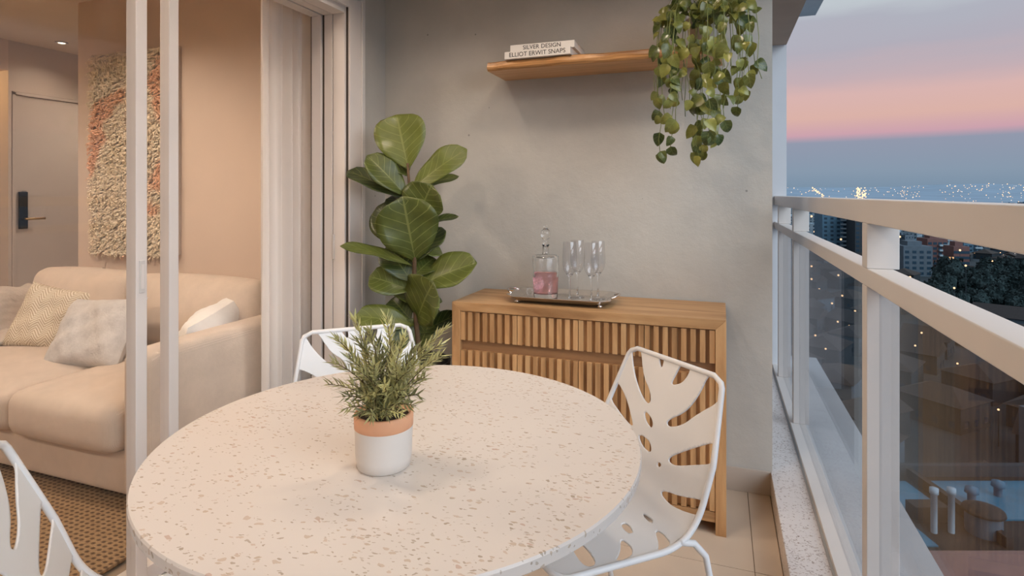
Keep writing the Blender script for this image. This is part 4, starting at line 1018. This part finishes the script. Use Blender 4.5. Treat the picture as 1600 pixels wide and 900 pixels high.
# ---- trees
def blob(r, seed, sq=.75):
    rr = random.Random(seed); ph = [rr.uniform(0, 6) for _ in range(6)]; rows = []; nu, nv = 22, 12
    for i in range(nv+1):
        a = PI*i/nv-PI/2; row = []
        for j in range(nu):
            b_ = 2*PI*j/nu; k_ = 1+.13*math.sin(3*b_+ph[0]+2*a)+.10*math.sin(5*b_+ph[1]-3*a)+.08*math.sin(7*a+4*b_+ph[2])+rr.uniform(-.07, .07)*(0 < i < nv)
            row.append((r*k_*math.cos(a)*math.cos(b_), r*k_*math.cos(a)*math.sin(b_), r*sq*k_*math.sin(a)))
        rows.append(row)
    m = MB().grid(rows, closed_u=True)
    for q in range(900):   # leaf clumps standing off the surface
        i, j = rr.randrange(1, nv), rr.randrange(nu); p = Vector(rows[i][j])+Vector((rr.gauss(0, .09), rr.gauss(0, .09), rr.gauss(0, .07)))*r
        n_ = p.normalized(); a_ = Vector((rr.gauss(0, 1), rr.gauss(0, 1), rr.gauss(0, 1))).normalized(); b_ = n_.cross(a_).normalized(); e = rr.uniform(.06, .14)*r
        c4 = len(m.v); m.v += [tuple(p-b_*e), tuple(p+a_*e*.8+n_*e*.5), tuple(p+b_*e), tuple(p-a_*e*.8+n_*e*.3)]; m.f.append((c4, c4+1, c4+2, c4+3)); m.mi.append(0)
    return m.mesh('crown', 'tree_leaf')
crowns = [blob(1, s_) for s_ in range(5)]; trunk_me = MB().tube([(0, 0, 0), (.05, 0, .5), (0, .05, 1)], [.09, .07, .06], 7).mesh('trunk', 'bark', True)
for i in range(30):
    if i < 18: px, d = 1462+(i % 6)*31+(i//6)*11, (208, 233, 260)[i//6]+rg.uniform(-3, 3)
    else: px, d = rg.uniform(1240, 1620), rg.uniform(95, 330)
    if i >= 18:
        x, y = cpos(px, d)
        if any((a-x)**2+(b_-y)**2 < (5+r_)**2*.7 for a, b_, r_ in placed): continue
        placed.append((x, y, 5))
    r_ = rg.uniform(4.2, 5.0)*(d/215) if i < 18 else rg.uniform(3, 5); x, y = cpos(px, d)
    t_ = thing('tree', 'dark round tree in the grove above the middle rail' if i < 18 else 'single dark tree between the houses below', 'tree', (x, y, GZ), 0, 'trees of the dark grove' if i < 18 else 'trees between the houses')
    k_ = rg.uniform(1.1, 1.4) if i < 18 else 1.15; c_ = link('crown', crowns[i % 5], t_, loc=(0, 0, r_*(k_+.55))); c_.scale = (r_, r_, r_*k_)
    q = link('trunk', trunk_me, t_); q.scale = (r_*.9, r_*.9, r_*1.2)
# ---- near rooftop below the balcony
RZ = -24.0
nb = thing('rooftop_building', 'near building below with teal flat roofs and brown parapets', 'building', (0, 0, GZ), YAW)
def NBx(nm, r0, r1, d0, d1, z0, z1, mt): return MB().box(r0, d0, z0-GZ, r1, d1, z1-GZ).build(nm, mt, nb)
NBx('wall', 18, 62, 40, 52, GZ, RZ-.3, 'wall_pink'); NBx('roof', 18, 62, 40, 52, RZ-.3, RZ, 'roof_brown')
NBx('roof_section', 26, 34.5, 45.2, 50.5, RZ, RZ+.1, 'roof_teal'); NBx('roof_section', 36.2, 58, 44.5, 50.5, RZ, RZ+.12, 'roof_teal'); NBx('roof_section', 26, 30.5, 41.2, 43.4, RZ, RZ+.1, 'roof_teal')
NBx('parapet', 18, 62, 51.4, 52, RZ, RZ+1.0, 'wall_dark'); NBx('parapet', 18, 62, 39.6, 40, RZ-1.2, RZ+.5, 'wall_pink'); NBx('parapet', 35.2, 35.7, 41, 51.4, RZ, RZ+.8, 'roof_brown')
NBx('cornice', 18, 62, 39.2, 39.7, RZ-1.6, RZ-1.2, 'wall_pink')
for i in range(9): NBx('window', 24+i*4, 26.2+i*4, 39.9, 40.02, RZ-4.2, RZ-2.4, 'city_window')
for r_ in (31.5, 32.8): MB().lathe([(.22, 0), (.22, 2.9), (.30, 2.9), (.30, 3.3), (0, 3.3)], 14, (r_, 43.0, RZ-GZ)).build('vent_pipe', 'wall_white', nb, True)
MB().lathe([(1.15, 0), (1.15, 1.5)], 24, (35.2, 43.0, RZ-GZ)).build('water_tank', 'wall_grey', nb, True); MB().lathe([(1.15, 1.5), (1.35, 1.55), (1.30, 1.75), (.65, 2.0), (0, 2.1)], 24, (35.2, 43.0, RZ-GZ)).build('tank_lid', 'roof_brown', nb, True)
NBx('roof_hut', 31.0, 33.6, 44.2, 45.4, RZ, RZ+1.2, 'roof_brown')
for r_, d in ((37.5, 47), (40.5, 48), (44, 47.5)): MB().lathe([(.3, 0), (.3, .8), (.5, .9), (.45, 1.3), (0, 1.45)], 12, (r_, d, RZ-GZ)).build('roof_vent', 'wall_blue', nb, True)
# ---- street lamps near, countless lights far
lampset = [(1268,338,600),(1273,362,430),(1314,374,395),(1268,416,240),(1310,430,255),(1268,436,228),(1327,516,180),(1309,510,186),(1509,415,205),(1491,450,190),(1550,408,260),(1500,391,300),(1422,433,250),(1406,370,420)]+[(a_, b_, 39.5*900/(b_-303)) for a_, b_ in ((1280,452),(1300,474),(1336,486),(1290,545),(1322,420),(1430,540),(1496,568),(1274,524),(1316,462),(1440,520),(1560,640))]
hd_me = MB().lathe([(0, -.55), (.4, -.4), (.55, 0), (.4, .4), (0, .55)], 10).mesh('lamp_head', 'street_glow', True); pole_me = MB().tube([(0, 0, 0), (0, 0, 1)], .09, 6).mesh('pole', 'wall_dark', True)
for px, py, d in lampset:
    x, y = cpos(px, d); z = cz(py, d); z = max(z, GZ+5); o = thing('street_lamp', 'glowing orange street lamp in the city below', 'street lamp', (x, y, GZ), 0, 'street lamps of the city')
    hh = link('lamp_head', hd_me, o, loc=(0, 0, z-GZ)); s_ = max(.35, d/330); hh.scale = (s_, s_, s_)
    pp_ = link('pole', pole_me, o); pp_.scale = (1, 1, z-GZ)
def lights(pts, mt, nm):
    m = MB()
    for x, y, z, r_ in pts:
        b = len(m.v); m.v += [(x-r_, y, z), (x+r_, y, z), (x, y-r_, z), (x, y+r_, z), (x, y, z-r_), (x, y, z+r_)]
        m.f += [(b, b+2, b+5), (b+2, b+1, b+5), (b+1, b+3, b+5), (b+3, b, b+5), (b+2, b, b+4), (b+1, b+2, b+4), (b+3, b+1, b+4), (b, b+3, b+4)]; m.mi += [0]*8
    return m.build(nm, mt)
def land(px, d):
    if d <= 1500: return GZ
    if d <= 7000: return GZ+(d-1500)*0.026*(0.85+.25*math.sin(px*.006+d*.0007)+.1*math.sin(px*.021+1))
    return GZ
P1, P2 = [], []
for i in range(420):
    d = rg.uniform(1500, 6800) if i % 3 else rg.uniform(350, 1500); px = rg.uniform(1150, 1800)
    if rg.random() < .35: px = rg.gauss(1420+rg.choice([0, 90, 150]), 18)
    x, y = cpos(px, d); (P1 if rg.random() < .7 else P2).append((x, y, land(px, d)+6, d*rg.uniform(.0004, .0009)))
for q in range(70):   # the avenue running straight away
    d = 1500+q*75; px = 1345+rg.uniform(-7, 8)+max(0, (2600-d)*.004); x, y = cpos(px, d); P1.append((x, y, land(px, d)+8, d*.0012))
    if q % 2: px = 1290-(d-1500)*.004+rg.uniform(-3, 3); x, y = cpos(px, d); P1.append((x, y, land(px, d)+8, d*.0009))
o = lights(P1, 'street_glow', 'city_lights'); tag(o, 'countless orange lights scattered over the far city', 'lights', kind='stuff')
o = lights(P2, 'street_glow_white', 'city_lights'); tag(o, 'countless whitish lights scattered over the far city', 'lights', kind='stuff')

# ---- the rest of the city off to the side, past the edge of the photograph
m = MB()
for q in range(420):
    d = 90*math.exp(rg.random()*2.6); px = rg.uniform(1720, 3000); x, y = cpos(px, d); h_ = rg.uniform(5, 11) if d < 250 else rg.uniform(8, 27); a_ = rg.uniform(5, 9)
    c_, s_ = math.cos(rg.uniform(0, 1.5)), 0; s_ = math.sqrt(1-c_*c_)
    m.prism([(x+(u_*c_-v_*s_)*a_, y+(u_*s_+v_*c_)*a_) for u_, v_ in ((-1, -1.2), (1, -1.2), (1, 1.2), (-1, 1.2))], GZ, GZ+h_, q % 3)
o = m.build('city_sprawl', ['wall_grey', 'wall_dark', 'wall_pale']); tag(o, 'dense dusky city blocks beyond the side of the view', 'buildings', kind='stuff')
P3 = []
for q in range(260):
    d = rg.uniform(300, 6500); px = rg.uniform(1750, 3000); x, y = cpos(px, d); P3.append((x, y, land(px, d)+12, d*rg.uniform(.0004, .0009)))
o = lights(P3, 'street_glow', 'city_lights'); tag(o, 'orange lights of the city off to the right', 'lights', kind='stuff')
